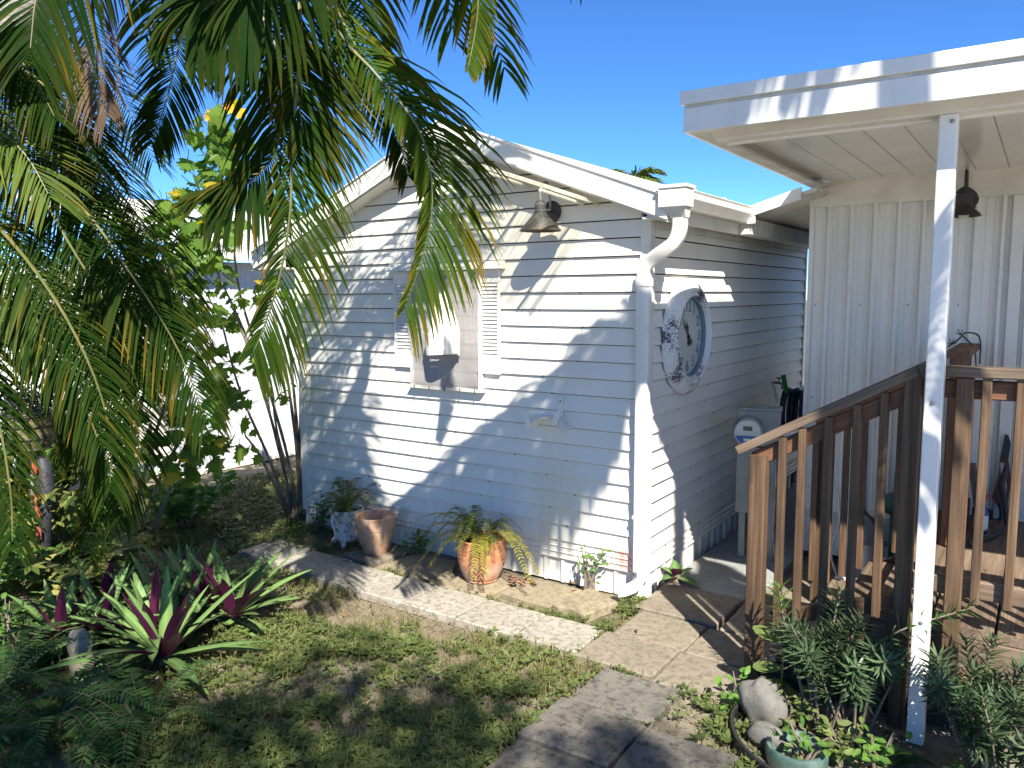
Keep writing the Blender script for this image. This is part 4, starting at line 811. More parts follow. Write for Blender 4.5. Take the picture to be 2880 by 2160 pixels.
def flowering_shrub():
    base = V3(STEMS[0][0]); base[2] = 0; t = thing('flowering_shrub', 'tall leggy shrub with lobed leaves and orange yellow daisies', 'shrub', tuple(base)); R = lambda pts: [tuple(V3(p)-base) for p in pts]
    for s in STEMS:
        s = R(s); P = spline(s, 24); MB().tube(P, np.linspace(.018, .006, 24), 8).build('stem', 'stem', t, smooth=True)
    mb = MB()
    for c in CLUST:
        for i in range(16):
            p = V3(c)-base+rng.normal(0, .13, 3); d = unit(V3([*rng.normal(0, 1, 2), rng.uniform(-.9, .3)])); y = 1. if rng.random() < .07 else rng.random()*.1
            lobed_leaf(mb, p, d, unit(V3([.4, -.6, .7])+rng.normal(0, .45, 3)), rng.uniform(.09, .19), (rng.random(), y))
            mb.tube([p-d*.06+V3([0, 0, .04]), p], .003, 4, False)
    mb.build('foliage', 'lobed', t)
    for c in FLOW:
        f = MB(); nn = unit(V3([.5, -.8, .3])+rng.normal(0, .2, 3)); u = unit(np.cross(nn, (0, 0, 1))); w = np.cross(nn, u); c = V3(c)-base
        for k in range(11):
            a = 2*math.pi*k/11; d = u*math.cos(a)+w*math.sin(a)+nn*.15; ribbon(f, c, d, .06, .03, nn, .2, (rng.random(), 0, 0), 3, (.5, 1, .8, .1))
        f.build('flower', 'petal', t)
flowering_shrub()
def cane_clump():
    base = V3([-3.70, -.02, 0]); t = thing('cane_clump', 'clump of tall bare canes rising beside the left shed corner', 'shrub', tuple(base)); R = lambda pts: [tuple(V3(p)-base) for p in pts]
    for i, s in enumerate(CANES):
        P = spline(R(s), 26); rr = np.linspace(.017, .008, 26)*(1+.12*(np.arange(26) % 4 == 0)); MB().tube(P, rr, 8).build('cane', 'stem', t, smooth=True)
    P = spline(R(THICK), 26); MB().tube(P, np.full(26, .026)*(1+.08*(np.arange(26) % 5 == 0)), 10).build('cane', 'greenstem', t, smooth=True)
    m = MB()
    for i in range(14):
        a = rng.uniform(0, 6.28); r = rng.uniform(.03, .085); m.tube([(r*math.cos(a), r*math.sin(a)*.6, 0), (r*.7*math.cos(a), r*.5*math.sin(a), .12), (r*.6*math.cos(a), r*.4*math.sin(a), .12+rng.uniform(.05, .2))], [.016, .012, .004], 6)
    m.build('stump', 'stem', t)
    mb = MB()
    for c in CLUST2:
        for i in range(6):
            p = V3(c)-base+rng.normal(0, .07, 3); d = unit(V3([*rng.normal(0, 1, 2), -.6])); y = 1. if rng.random() < .08 else .1
            lobed_leaf(mb, p, d, unit(V3([.4, -.6, .6])+rng.normal(0, .4, 3)), rng.uniform(.07, .13), (rng.random(), y))
    mb.build('foliage', 'lobed', t)
cane_clump()
def leafy_bush(name, label, loc, n, sx, sz, L, w, mat, stems=8, whorl=0, cat='bush', group=None, up=.35):
    t = thing(name, label, cat, loc, group); mb = MB(); st = MB()
    for i in range(stems):
        a = rng.uniform(0, 6.28); r = sx*math.sqrt(rng.random()); top = V3([r*math.cos(a), r*math.sin(a), sz*rng.uniform(.55, 1.0)*(1-.35*(r/sx)**2)])
        P = spline([(0+rng.normal(0, .04), rng.normal(0, .04), 0), tuple(top*.5+V3([0, 0, .08*sz])), tuple(top)], 9); st.tube(P, np.linspace(.009, .003, 9), 5)
        k = int(n/stems)
        for j in range(k):
            s = rng.uniform(.3, 1.0); p = P[min(8, int(s*8))]
            if whorl:
                c = p+rng.normal(0, .05, 3); ax = unit(V3([rng.normal(0, .5), rng.normal(0, .5)-.2, 1.])); u = unit(np.cross(ax, (1, .2, .1))); q = np.cross(ax, u); g = rng.random()
                for e in range(whorl): a2 = 2*math.pi*e/whorl; ribbon(mb, c, u*math.cos(a2)+q*math.sin(a2)+ax*.15, L*rng.uniform(.8, 1.1), w, ax, .5, (g if rng.random() < .6 else rng.random(), 0, 0), 3, (.25, 1, .75, .1))
            else:
                d = unit(V3([*rng.normal(0, 1, 2), rng.normal(up, .4)])); oval_leaf(mb, p+rng.normal(0, .03, 3), d, unit(V3([.2, -.3, 1])+rng.normal(0, .4, 3)), L*rng.uniform(.6, 1.15), w*rng.uniform(.7, 1.1), (rng.random(), 0, .15))
    st.build('stems', 'stem', t); mb.build('foliage', mat, t); return t
leafy_bush('leafy_bush', 'bright green low bush growing in front of the white neighbouring wall', (-4.35, -.75, 0), 420, .55, .75, .13, .06, 'bush', 14)
leafy_bush('leafy_bush', 'dark green low bush at the foot of the flowering shrub', (-4.6, -1.45, 0), 320, .5, .65, .12, .055, 'bush', 12)
leafy_bush('variegated_shrub', 'yellow and green variegated umbrella shrub beside the feeder pole', (-4.35, -2.35, 0), 260, .65, 1.25, .11, .045, 'scheff', 14, 7)
leafy_bush('variegated_shrub', 'low variegated umbrella shrub behind the purple rosettes', (-3.35, -2.2, 0), 190, .6, .6, .11, .045, 'scheff', 12, 7)
leafy_bush('variegated_shrub', 'variegated umbrella shrub at the far left edge', (-4.9, -3.0, 0), 260, .7, 1.5, .12, .05, 'scheff', 14, 7)
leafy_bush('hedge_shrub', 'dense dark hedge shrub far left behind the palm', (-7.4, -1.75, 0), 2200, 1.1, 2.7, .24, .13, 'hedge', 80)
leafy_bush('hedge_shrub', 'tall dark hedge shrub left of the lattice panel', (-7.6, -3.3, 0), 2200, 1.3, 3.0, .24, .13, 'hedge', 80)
leafy_bush('leafy_bush', 'shadowed leafy bush between feeder pole and flowering shrub', (-4.9, -1.75, 0), 520, .7, 1.1, .13, .06, 'lobed', 16)
leafy_bush('leafy_bush', 'shadowed leafy bush under the left palm fronds', (-3.75, -2.75, 0), 420, .6, .8, .12, .055, 'bush', 14)
leafy_bush('leafy_bush', 'dark leafy bush behind the feeder basket', (-5.6, -2.3, 0), 620, .8, 1.7, .14, .065, 'lobed', 18)
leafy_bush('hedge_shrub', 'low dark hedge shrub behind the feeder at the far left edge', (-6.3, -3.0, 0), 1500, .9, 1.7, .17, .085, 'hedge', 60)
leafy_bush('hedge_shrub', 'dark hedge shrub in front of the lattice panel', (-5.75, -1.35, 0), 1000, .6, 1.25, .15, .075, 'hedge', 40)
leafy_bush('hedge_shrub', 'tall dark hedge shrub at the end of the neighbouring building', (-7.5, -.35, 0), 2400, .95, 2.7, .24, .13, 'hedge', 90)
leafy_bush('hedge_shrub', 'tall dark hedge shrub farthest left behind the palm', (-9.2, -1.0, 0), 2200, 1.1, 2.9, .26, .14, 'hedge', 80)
leafy_bush('sapling', 'thin pale green sapling rising among the ferns at left', (-2.75, -3.0, 0), 46, .16, .62, .055, .035, 'podo_new', 5)
# ================================================================ purple rosette plants
def rosette(label, loc, n, L, seed, lean=0):
    t = thing('rosette_plant', label, 'plant', loc, 'purple and green rosette plants')
    for i in range(n):
        a = i*2.399+rng.normal(0, .2); s = i/n; el = .08+1.22*s+rng.normal(0, .1); mb = MB()
        d = V3([math.cos(a)*math.cos(el), math.sin(a)*math.cos(el), math.sin(el)]); nrm = V3([-math.cos(a)*math.sin(el), -math.sin(a)*math.sin(el), math.cos(el)])
        ribbon(mb, (.02*math.cos(a), .02*math.sin(a), .05+.03*s), d, L*rng.uniform(.75, 1.1)*(1-.25*s*s), .080*rng.uniform(.85, 1.1), nrm, .40*rng.uniform(.3, 1.4), (rng.uniform(.1, .6), 0, .55), 8, (.62, .85, 1., 1., .95, .82, .62, .36, .02), .28)
        mb.build('leaf', 'rhoeo', t)
    m = MB(); m.lathe([(.03, 0), (.04, .03), (.03, .09), (0, .10)], n=10); m.build('stem', 'stem', t)
    return t
for lab, loc, n, L in (('large purple and green rosette plant at the lawn edge, nearest of its clump', (-1.95, -2.50, 0), 30, .70), ('purple and green rosette plant beside the pale oval stone', (-2.55, -2.56, 0), 22, .58),
                       ('purple and green rosette plant at the right of the clump with long upright leaves', (-2.12, -1.90, 0), 26, .66), ('purple and green rosette plant in the middle of the clump', (-2.42, -2.18, 0), 22, .60),
                       ('purple and green rosette plant at the back left of the clump', (-2.95, -2.30, 0), 22, .58), ('purple and green rosette plant wedged behind the nearest one', (-2.2, -2.42, 0), 22, .62), ('purple and green rosette plant between the right and middle ones', (-2.32, -1.98, 0), 22, .60), ('purple and green rosette plant low at the left of the pale oval stone', (-2.72, -2.72, 0), 18, .52),
                       ('purple and green rosette plant at the back of the clump by the variegated shrub', (-2.75, -1.85, 0), 20, .54)):
    rosette(lab, loc, n, L, 0)
t = rosette('tiny purple and green rosette growing at the foot of the side wall', (.10, .36, .03), 7, .17, 0)
# ================================================================ ferns
def fern(name, label, loc, n, L, pin, mat, rise=.7, yellow=0, cat='fern', group=None, spread=1., z=0, pw=.0085):
    t = thing(name, label, cat, loc, group)
    for i in range(n):
        a = rng.uniform(0, 6.28); l = L*rng.uniform(.6, 1.15); h = V3([math.cos(a), math.sin(a), 0]); r = rise*rng.uniform(.5, 1.3)
        pts = [h*l*spread*s+V3([0, 0, z+l*(r*1.6*s-1.35*r*s*s)]) for s in (0, .33, .66, 1)]
        frond([tuple(p) for p in pts], pin, 30, pw, .3, parent=t, mat=mat, yellow=yellow, phi=(78, 60), rad=.0025, smat='stem', jit=.05, s0=.1, seg=2, bright=(0, 1), lp=.7)
    return t
for lab, loc, n in (('sword fern nearest the camera in the bottom left corner', (-1.75, -3.25, 0), 16), ('sword fern at the left edge below the sapling', (-2.35, -3.25, 0), 16), ('sword fern beside the pale oval stone', (-2.75, -2.85, 0), 14), ('sword fern against the left frame edge under the palm', (-3.2, -3.1, 0), 14), ('sword fern spreading toward the lawn at bottom left', (-1.35, -3.0, 0), 10)):
    fern('sword_fern', lab, loc, n+4, .60, .075, 'fern', .75, pw=.0145, group='sword ferns in the left bed')
# ================================================================ pots by the shed wall
def terracotta():
    m, nt, b = nodes('old_terracotta'); p = coords(nt); f = noise(nt, p, 9, 6, .65); g = noise(nt, p, 28, 5, .7)
    c = ramp(nt, g, [(.35, (.34, .13, .055)), (.65, (.46, .21, .10))]); s = N(nt, 'ShaderNodeSeparateXYZ'); nt.links.new(p, s.inputs[0])
    mr = N(nt, 'ShaderNodeMapRange'); mr.inputs[1].default_value = .23; mr.inputs[2].default_value = .06; nt.links.new(s.outputs[2], mr.inputs[0])
    c = mixc(nt, mul(nt, mul(nt, ramp(nt, f, [(.42, (0, 0, 0)), (.58, (1, 1, 1))]), mr.outputs[0]), .7), c, (.60, .50, .42))
    nt.links.new(c, b.inputs['Base Color']); b.inputs['Roughness'].default_value = .85; bump(nt, b, g, .2, .004); return m
def glazed():
    m, nt, b = nodes('worn_tan_glaze'); p = coords(nt); f = noise(nt, p, 13, 6, .7); c = ramp(nt, f, [(.38, (.40, .17, .085)), (.46, (.46, .28, .17)), (.62, (.52, .36, .24)), (.72, (.33, .20, .12))])
    nt.links.new(c, b.inputs['Base Color']); b.inputs['Roughness'].default_value = .55; bump(nt, b, f, .15, .004); return m
def flaky():
    m, nt, b = nodes('flaking_white_pot'); p = coords(nt); f = noise(nt, p, 17, 6, .75); c = ramp(nt, f, [(.38, (.12, .10, .09)), (.47, (.55, .52, .46)), (.6, (.70, .68, .64))]); nt.links.new(c, b.inputs['Base Color']); b.inputs['Roughness'].default_value = .7; bump(nt, b, f, .4, .006); return m
M['terra'] = terracotta(); M['glaze'] = glazed(); M['flaky'] = flaky(); M['soil'] = simple('potting_soil', (.035, .025, .018), (.06, .045, .03), 40, .95, .6)
def pot(name, label, loc, prof, mat, fill=None, n=44):
    t = thing(name, label, 'pot', loc); smooth_obj(MB().lathe(prof, n=n).build('body', mat, t), 35)
    if fill: MB().lathe([(fill[0], fill[1]-.02), (fill[0], fill[1]), (fill[0]*.5, fill[1]+.012), (0, fill[1]+.015)], n=28).build('soil', 'soil', t)
    return t
pot('terracotta_pot', 'round terracotta pot with whitish bloom holding a yellowing fern', (-1.18, -.36, .032), [(0, .0), (.118, .0), (.128, .012), (.128, .03), (.138, .035), (.168, .10), (.185, .17), (.188, .23), (.182, .30), (.180, .33), (.172, .335), (.165, .32), (.168, .25), (0, .24)], 'terra', (.166, .27))
pot('tan_pot', 'empty tan glazed pot standing on a square slab', (-2.28, -.36, .047), [(0, .0), (.095, .0), (.10, .01), (.125, .07), (.155, .17), (.163, .215), (.168, .217), (.170, .222), (.168, .27), (.172, .30), (.172, .318), (.166, .322), (.158, .315), (.152, .26), (.12, .10), (0, .08)], 'glaze')
def ornate():
    t = pot('ornate_pot', 'white flaking ornamental pot with feet behind the tan pot', (-2.72, -.26, .02), [(0, .03), (.085, .03), (.09, .04), (.112, .06), (.118, .10), (.122, .20), (.128, .27), (.140, .285), (.150, .29), (.152, .31), (.145, .318), (.132, .31), (.128, .27), (0, .26)], 'flaky', (.126, .285))
    for i in range(4):
        a = i*math.pi/2+.5; smooth_obj(MB().tube([(.125*math.cos(a), .125*math.sin(a), 0), (.13*math.cos(a), .13*math.sin(a), .012), (.10*math.cos(a), .10*math.sin(a), .06), (.108*math.cos(a), .108*math.sin(a), .11)], [.018, .024, .02, .008], 8).build('foot', 'flaky', t))
    for i in range(10):
        a = i*math.pi/5; smooth_obj(MB().tube([(.124*math.cos(a), .124*math.sin(a), .12), (.132*math.cos(a), .132*math.sin(a), .19), (.134*math.cos(a), .134*math.sin(a), .26)], [.004, .016, .006], 6).build('leaf_relief', 'flaky', t))
ornate()
f1 = fern('potted_fern', 'yellow green fern growing from the terracotta pot', (-1.18, -.36, .28), 22, .46, .05, 'fern_p', 1.1, .2, spread=.75)
for a, l in ((195, .78), (172, .70), (210, .62), (-20, .62), (-5, .55), (230, .48), (250, .46), (310, .46), (-60, .50), (150, .55), (185, .5)):
    h = V3([math.cos(math.radians(a)), math.sin(math.radians(a)), 0]); pts = [h*l*s+V3([0, 0, .03+l*(1.25*s-1.45*s*s)]) for s in (0, .33, .66, 1)]
    frond([tuple(p) for p in pts], .052, 34, .013, .3, parent=f1, mat='fern_y', phi=(78, 60), rad=.003, smat='stem', jit=.05, seg=2, yellow=.2, bright=(.3, 1))
f2 = fern('potted_fern', 'untidy green and brown fern growing from the white ornamental pot', (-2.72, -.26, .30), 30, .42, .038, 'fern_p', 1.0, .35, spread=.8)
for i in range(8):
    a = rng.uniform(0, 6.28); h = V3([math.cos(a), math.sin(a), 0]); l = rng.uniform(.22, .4); pts = [h*l*s+V3([0, 0, l*(1.7*s-1.2*s*s)]) for s in (0, .33, .66, 1)]
    frond([tuple(p) for p in pts], .03, 26, .008, .3, parent=f2, mat='palm_dead', phi=(70, 50), rad=.003, smat='stem', seg=2, yellow=0)
# weeds
leafy_bush('weed', 'thin pale weed growing beside the downspout', (-.36, -.16, .03), 46, .12, .52, .05, .03, 'podo_new', 6, cat='weed')
leafy_bush('weed', 'small dark weed between the two left pots', (-2.02, -.14, .02), 40, .1, .22, .07, .035, 'bush', 5, cat='weed')
leafy_bush('weed', 'weed at the left foot of the shed wall', (-3.22, -.14, .0), 50, .16, .40, .07, .035, 'bush', 6, cat='weed')
# bark scraps beside the terracotta pot
M['scrap'] = simple('dry_bark', (.16, .07, .04), (.27, .14, .08), 30, .85, .3)
for i, (x, y) in enumerate(((-.93, -.30), (-.86, -.36), (-.80, -.28))):
    a = rng.uniform(-.6, .6); P = [(x-.07*math.cos(a), y-.07*math.sin(a), .065), (x, y, .085), (x+.08*math.cos(a), y+.08*math.sin(a), .06)]
    tag(MB().tube(P, [.006, .016, .004], 6).build('bark_scrap', 'scrap'), ('reddish dry bark scrap touching the terracotta pot', 'middle reddish dry bark scrap right of the terracotta pot', 'reddish dry bark scrap farthest from the terracotta pot')[i], 'bark', 'bark scraps by the pot')
# ================================================================ electric meter pedestal
def meter():
    t = thing('electric_meter', 'grey electric meter box with round glass meter beside the steps', 'meter', (.42, 1.18, 0), rz=math.radians(14))
    box('meter_box', -.15, .18, .0, .17, .98, 1.265, 'grey', t, .008); box('box_lid', -.157, .187, -.008, .178, 1.266, 1.285, 'grey', t, .004); box('lid_hub', -.05, .08, .03, .13, 1.2855, 1.30, 'grey', t, .003)
    box('lower_box', -.15, .06, .02, .15, .42, .965, 'grey', t, .006)
    mt = part('meter_head', t); rot = Matrix.Translation((-.06, .0, 1.105)) @ Matrix.Rotation(math.pi/2, 4, 'X')
    smooth_obj(MB().lathe([(.125, 0), (.125, .02), (.118, .028), (.118, .04), (.112, .045), (.108, .05)], n=44).build('ring', 'galv', mt, matrix=rot))
    M['lens'] = simple('meter_cover', (.62, .64, .60), (.55, .57, .54), 4, .12); M['blue'] = simple('blue_label', (.02, .11, .36), None, 5, .3); M['lcd'] = simple('lcd', (.10, .11, .08), None, 5, .2)
    smooth_obj(MB().lathe([(.106, .03), (.104, .13), (.098, .142), (0, .146)], n=44).build('cover', 'lens', mt, matrix=rot), 30)
    MB().box(-.035, .035, .02, .055, .1465, .149).build('display', 'lcd', mt, matrix=rot); 
    MB().poly([(-.088, -.022, .1465), (.088, -.022, .1465), (.080, -.05, .1465), (.05, -.08, .1465), (-.05, -.08, .1465), (-.080, -.05, .1465)], (0, 0, .0015)).build('label_band', 'blue', mt, matrix=rot)
    MB().box(-.03, .06, -.060, -.042, .1485, .1500).build('label_strip', 'white', mt, matrix=rot)
    for i, x in enumerate((-.1, .0)): smooth_obj(MB().lathe([(0, 0), (.035, 0), (.035, .006), (.025, .006), (.022, .003), (0, .003)], n=20).build('knockout', 'grey', t, matrix=Matrix.Translation((x, .0195, .60)) @ Matrix.Rotation(math.pi/2, 4, 'X')))
    for x in (-.10, .12): MB().box(x-.025, x+.025, .08, .13, 0, .98 if x > 0 else .42).build('stand_post', 'grey', t)
    MB().tube(spline([(.14, .0, 1.0), (.16, -.02, .7), (.15, -.01, .3), (.18, .0, .0)], 12), .012, 8).build('conduit', 'galv', t, smooth=True)
    box('small_box', .19, .40, .12, .26, 1.03, 1.10, 'alu', t, .004)
meter()
# hose on reel in the gap
def hose():
    t = thing('hose_reel', 'dark coiled garden hose hanging in the gap between shed and house', 'hose', (.36, 2.6, 1.05))
    M['hose'] = simple('navy_rubber', (.008, .010, .025), (.02, .022, .035), 12, .35)
    P = []
    for a in np.linspace(0, 2*math.pi*9, 240): r = .20+.012*math.sin(a*1.7); P.append((.012*math.sin(a*.3)+.02*(a/56-.5), r*math.cos(a)+.012*math.cos(a*.77), r*1.15*math.sin(a)))
    P = np.array(P); P[:, 0] += np.linspace(-.10, .10, 240); MB().tube(P, .017, 7).build('coil', 'hose', t, smooth=True)
    M['hgreen'] = simple('green_plastic', (.03, .22, .03), None, 6, .35)
    MB().tube([(-.06, -.1, .20), (-.09, -.14, .38)], [.018, .024], 8).build('nozzle', 'hgreen', t); MB().tube([(-.14, -.12, .12), (-.18, -.15, .30)], [.018, .016], 8).build('handle', 'white2', t); box('bracket', .0, .22, .22, .24, -.2, .25, 'black', t)
hose()
# faucet
def faucet():
    t = thing('faucet', 'small outdoor tap on the shed side wall in the gap', 'tap', (.03, 2.95, 1.30)); MB().tube(spline([(0, 0, 0), (.07, 0, 0), (.10, 0, -.01), (.105, 0, -.06)], 10), .013, 8).build('spout', 'galv', t, smooth=True)
    MB().tube([(.07, 0, .01), (.07, 0, .05)], .006, 6).build('spindle', 'galv', t)
    for k in range(3): a = k*math.pi/3; MB().tube([(.07-.03*math.cos(a), -.03*math.sin(a), .05), (.07+.03*math.cos(a), .03*math.sin(a), .05)], .005, 6).build('handle', 'black', t)
faucet()
# utilities behind the steps
M['pipegreen'] = simple('green_valve_paint', (.02, .09, .07), (.03, .12, .09), 20, .4)
M['pvc'] = simple('white_pvc', (.70, .70, .68), (.60, .60, .57), 5, .35)
def utils():
    t = thing('gas_regulator', 'green gas regulator with pipes against the house skirting', 'regulator', (1.47, 1.35, 0)); smooth_obj(MB().lathe([(0, .0), (.075, .0), (.085, .02), (.085, .035), (.06, .06), (.03, .08), (.03, .12), (0, .125)], n=28).build('dome', 'pipegreen', t, matrix=Matrix.Translation((-.06, 0, .62)) @ Matrix.Rotation(math.pi/2, 4, 'X')), 35)
    MB().tube([(-.06, 0, .02), (-.06, 0, .58)], .02, 10).build('pipe', 'pipegreen', t, smooth=True); MB().tube([(-.06, 0, .30), (-.22, 0, .30)], .018, 10).build('pipe', 'galv', t, smooth=True); MB().tube([(-.06, 0, .66), (-.06, .1, .85), (-.06, .2, 1.0)], .014, 8).build('pipe', 'galv', t, smooth=True)
    t = thing('water_filter', 'white upright tank behind the stair balusters', 'tank', (1.17, 1.30, 0)); smooth_obj(MB().lathe([(0, 0), (.11, 0), (.12, .02), (.12, .42), (.10, .50), (.05, .53), (0, .53)], n=32).build('tank', 'pvc', t), 35); smooth_obj(MB().lathe([(.05, .525), (.05, .60), (.0, .61)], n=20).build('cap', 'black', t)); MB().tube(spline([(.05, -.05, .56), (.16, -.1, .45), (.2, -.08, .2), (.18, -.05, 0)], 12), .012, 7).build('hose', 'black', t, smooth=True)
    t = thing('utility_cabinet', 'low white utility cabinet against the house wall behind the steps', 'cabinet', (1.36, 1.46, 0)); box('case', -.16, .22, .0, .14, .02, .47, 'pvc', t, .012); box('cover', -.13, .19, -.014, -.001, .06, .43, 'pvc', t, .008)
    t = thing('junction_box', 'grey junction box on the house wall above the deck edge', 'box', (1.60, 1.56, .78)); box('case', -.07, .07, -.03, .03, 0, .13, 'grey', t, .006); box('cover', -.064, .064, -.04, -.031, .008, .122, 'grey', t, .003); MB().tube([(0, 0, 0), (0, 0, -.25)], .016, 8).build('conduit', 'galv', t)
    t = thing('drain_pipe', 'white plastic drain pipes lying under the steps', 'pipe', (1.30, .95, .06))
    for a, b in (((-.2, 0, .02), (.25, .1, .02)), ((0, .05, .02), (0, .05, .3)), ((.12, .06, .02), (.12, .10, .22))): MB().tube([a, b], .035, 12).build('pipe', 'pvc', t, smooth=True)
    P = spline([(0, 0, .75), (.03, -.02, .5), (-.02, -.04, .25), (.06, -.06, .02)], 16); o = MB().tube(P, .007, 6).build('cable', 'pvc', smooth=True); o.location = (1.06, 1.1, 0); tag(o, 'thin white cable dangling behind the stair balusters', 'cable')
utils()
# ================================================================ things on the deck
def deck_things():
    t = thing('machete', 'machete in a leather sheath hanging handle up on the porch wall', 'machete', (2.085, 1.545, .55)); M['leather'] = simple('brown_leather', (.08, .025, .015), (.13, .045, .025), 18, .5); M['blade'] = simple('pale_blade', (.50, .40, .33), (.40, .32, .26), 9, .4)
    MB().poly([(-.055, 0, .16), (.0, 0, .08), (.045, 0, .12), (.055, 0, .30), (.03, 0, .46), (-.02, 0, .44), (-.02, 0, .34)], (0, .012, 0)).build('sheath', 'leather', t); MB().poly([(.01, -.003, .12), (.03, -.003, .10), (.032, -.003, .26), (.005, -.003, .42), (-.02, -.003, .42), (.0, -.003, .28)], (0, .003, 0)).build('blade', 'blade', t)
    MB().poly([(-.022, -.002, .43), (.032, -.002, .45), (.040, -.002, .56), (.022, -.002, .62), (.0, -.002, .63), (-.008, -.002, .55)], (0, .018, 0)).build('handle', 'black', t)
    MB().tube(spline([(.0, 0, .12), (.01, -.01, .02), (-.05, -.02, -.05), (-.12, -.03, -.08)], 10), .016, 6).build('strap', 'black', t)
    t = thing('spray_bottle', 'blue and white spray bottle with red nozzle on the deck', 'bottle', (1.99, 1.10, .552)); M['bluep'] = simple('blue_plastic', (.03, .05, .28), None, 5, .3); M['redp'] = simple('red_plastic', (.55, .03, .04), None, 5, .35)
    smooth_obj(MB().lathe([(0, 0), (.04, 0), (.045, .01), (.045, .15), (.02, .21), (.016, .23), (0, .23)], n=24).build('body', 'bluep', t), 35); smooth_obj(MB().lathe([(.0455, .03), (.0455, .13)], n=24).build('label_wrap', 'white', t)); box('nozzle', -.02, .035, -.012, .012, .231, .275, 'redp', t, .004)
    t = thing('hand_saw', 'black folded tool lying on the deck by the wall', 'tool', (1.95, .72, .552)); MB().tube([(0, 0, .015), (.12, .28, .02), (.2, .45, .05)], [.012, .018, .012], 8).build('shaft', 'black', t); MB().tube([(.2, .45, .05), (.14, .62, .30), (.16, .70, .42)], [.02, .022, .016], 8).build('grip', 'black', t)
    t = thing('hatchet', 'hatchet with dark wooden handle leaning on the railing', 'hatchet', (1.95, 1.40, .552)); board('handle', (.02, 0, .02), (-.05, 0, .42), .03, .05, 'wood_old', t, up=(1, 0, 0)); box('head', -.03, .10, -.012, .012, .03, .10, 'black', t, .003)
    t = thing('boot_brush', 'black wire boot brush ornament on the end of the railing', 'ornament', (1.83, 1.0, 1.826))
    MB().tube(spline([(-.06, -.25, .02), (-.02, -.05, .06), (.0, .2, .09), (.07, .40, .05), (.08, .42, -.14)], 20), .006, 6).build('wire', 'black', t); MB().tube(spline([(-.03, .18, .08), (.04, .36, -.02), (.06, .40, -.16)], 10), .005, 6).build('wire', 'black', t)
    for c in ((-.05, -.2, .03), (-.03, .12, .08)):
        for k in range(6): a = k*math.pi/3; MB().tube([c, (c[0]+.028*math.cos(a), c[1]+.01, c[2]+.028*abs(math.sin(a))+.01)], .003, 5).build('spike', 'black', t)
deck_things()
# ================================================================ bed at the bottom right
M['rock'] = concrete('grey_garden_rock', (.17, .16, .14), (.11, .105, .09), (.06, .055, .045), .5)
M['pale_rock'] = concrete('pale_garden_stone', (.25, .22, .16), (.19, .165, .12), (.11, .09, .06), .4)
def rock(name, label, loc, r, mat, seed, notch=None):
    n, k = 28, 18; v = []; rg = np.random.default_rng(seed); A = rg.normal(0, 1, (5, 3)); ph = rg.uniform(0, 6, 5)
    for i in range(k):
        th = math.pi*i/(k-1)
        for j in range(n):
            a = 2*math.pi*j/n; d = V3([math.sin(th)*math.cos(a), math.sin(th)*math.sin(a), math.cos(th)]); s = 1+.05*sum(math.sin(3*np.dot(A[q], d)+ph[q]) for q in range(5))
            if notch: s *= 1-.28*math.exp(-((d[2]-notch)/.22)**2)
            v.append(d*s*V3(r)+V3([0, 0, r[2]*.8]))
    f = [(i*n+j, (i+1)*n+j, (i+1)*n+(j+1) % n, i*n+(j+1) % n) for i in range(k-1) for j in range(n)]
    o = MB().add(v, f).build(name, mat, smooth=True); o.location = loc; return tag(o, label, 'stone')
rock('garden_rock', 'rounded grey garden rock beside the stair newel post', (1.20, -1.17, 0), (.12, .10, .13), 'rock', 3)
rock('garden_rock', 'small worn rock below the rounded grey rock', (1.27, -1.36, 0), (.09, .07, .06), 'rock', 9)
rock('oval_stone', 'pale waisted oval stone lying among the left ferns', (-2.25, -2.84, 0), (.085, .075, .16), 'pale_rock', 5, .1)
def ring_pot():
    t = thing('buried_pot', 'green glazed pot rim sunk in the bed at bottom right', 'pot', (1.43, -1.42, 0)); M['gglaze'] = simple('green_glaze', (.05, .11, .09), (.13, .18, .15), 14, .3)
    smooth_obj(MB().lathe([(.128, -.03), (.140, .02), (.142, .07), (.136, .085), (.122, .085), (.110, .07), (.100, .0), (0, -.01)], n=40).build('body', 'gglaze', t), 35)
ring_pot()
def edging():
    P = spline([(1.10, -1.10, .03), (1.075, -1.22, .03), (1.10, -1.36, .03), (1.19, -1.52, .03), (1.34, -1.64, .03), (1.6, -1.74, .03), (2.0, -1.78, .03)], 40); v = []
    for p in P: v += [p+V3([0, 0, -.05]), p+V3([0, 0, .045])]
    n = 40; w = MB()
    T = np.gradient(P, axis=0); Nn = np.stack([-T[:, 1], T[:, 0], 0*T[:, 0]], 1); Nn /= np.linalg.norm(Nn, axis=1)[:, None]
    v = [];
    for i in range(n):
        for a, z in ((-.006, -.06), (.006, -.06), (.006, .035), (.010, .045), (.0, .055), (-.010, .045), (-.006, .035)): v.append(P[i]+Nn[i]*a+V3([0, 0, z]))
    f = [(i*7+j, i*7+(j+1) % 7, (i+1)*7+(j+1) % 7, (i+1)*7+j) for i in range(n-1) for j in range(7)]
    tag(w.add(v, f).build('bed_edging', 'black', smooth=True), 'black plastic edging strip curving round the bottom right bed', 'edging')
edging()
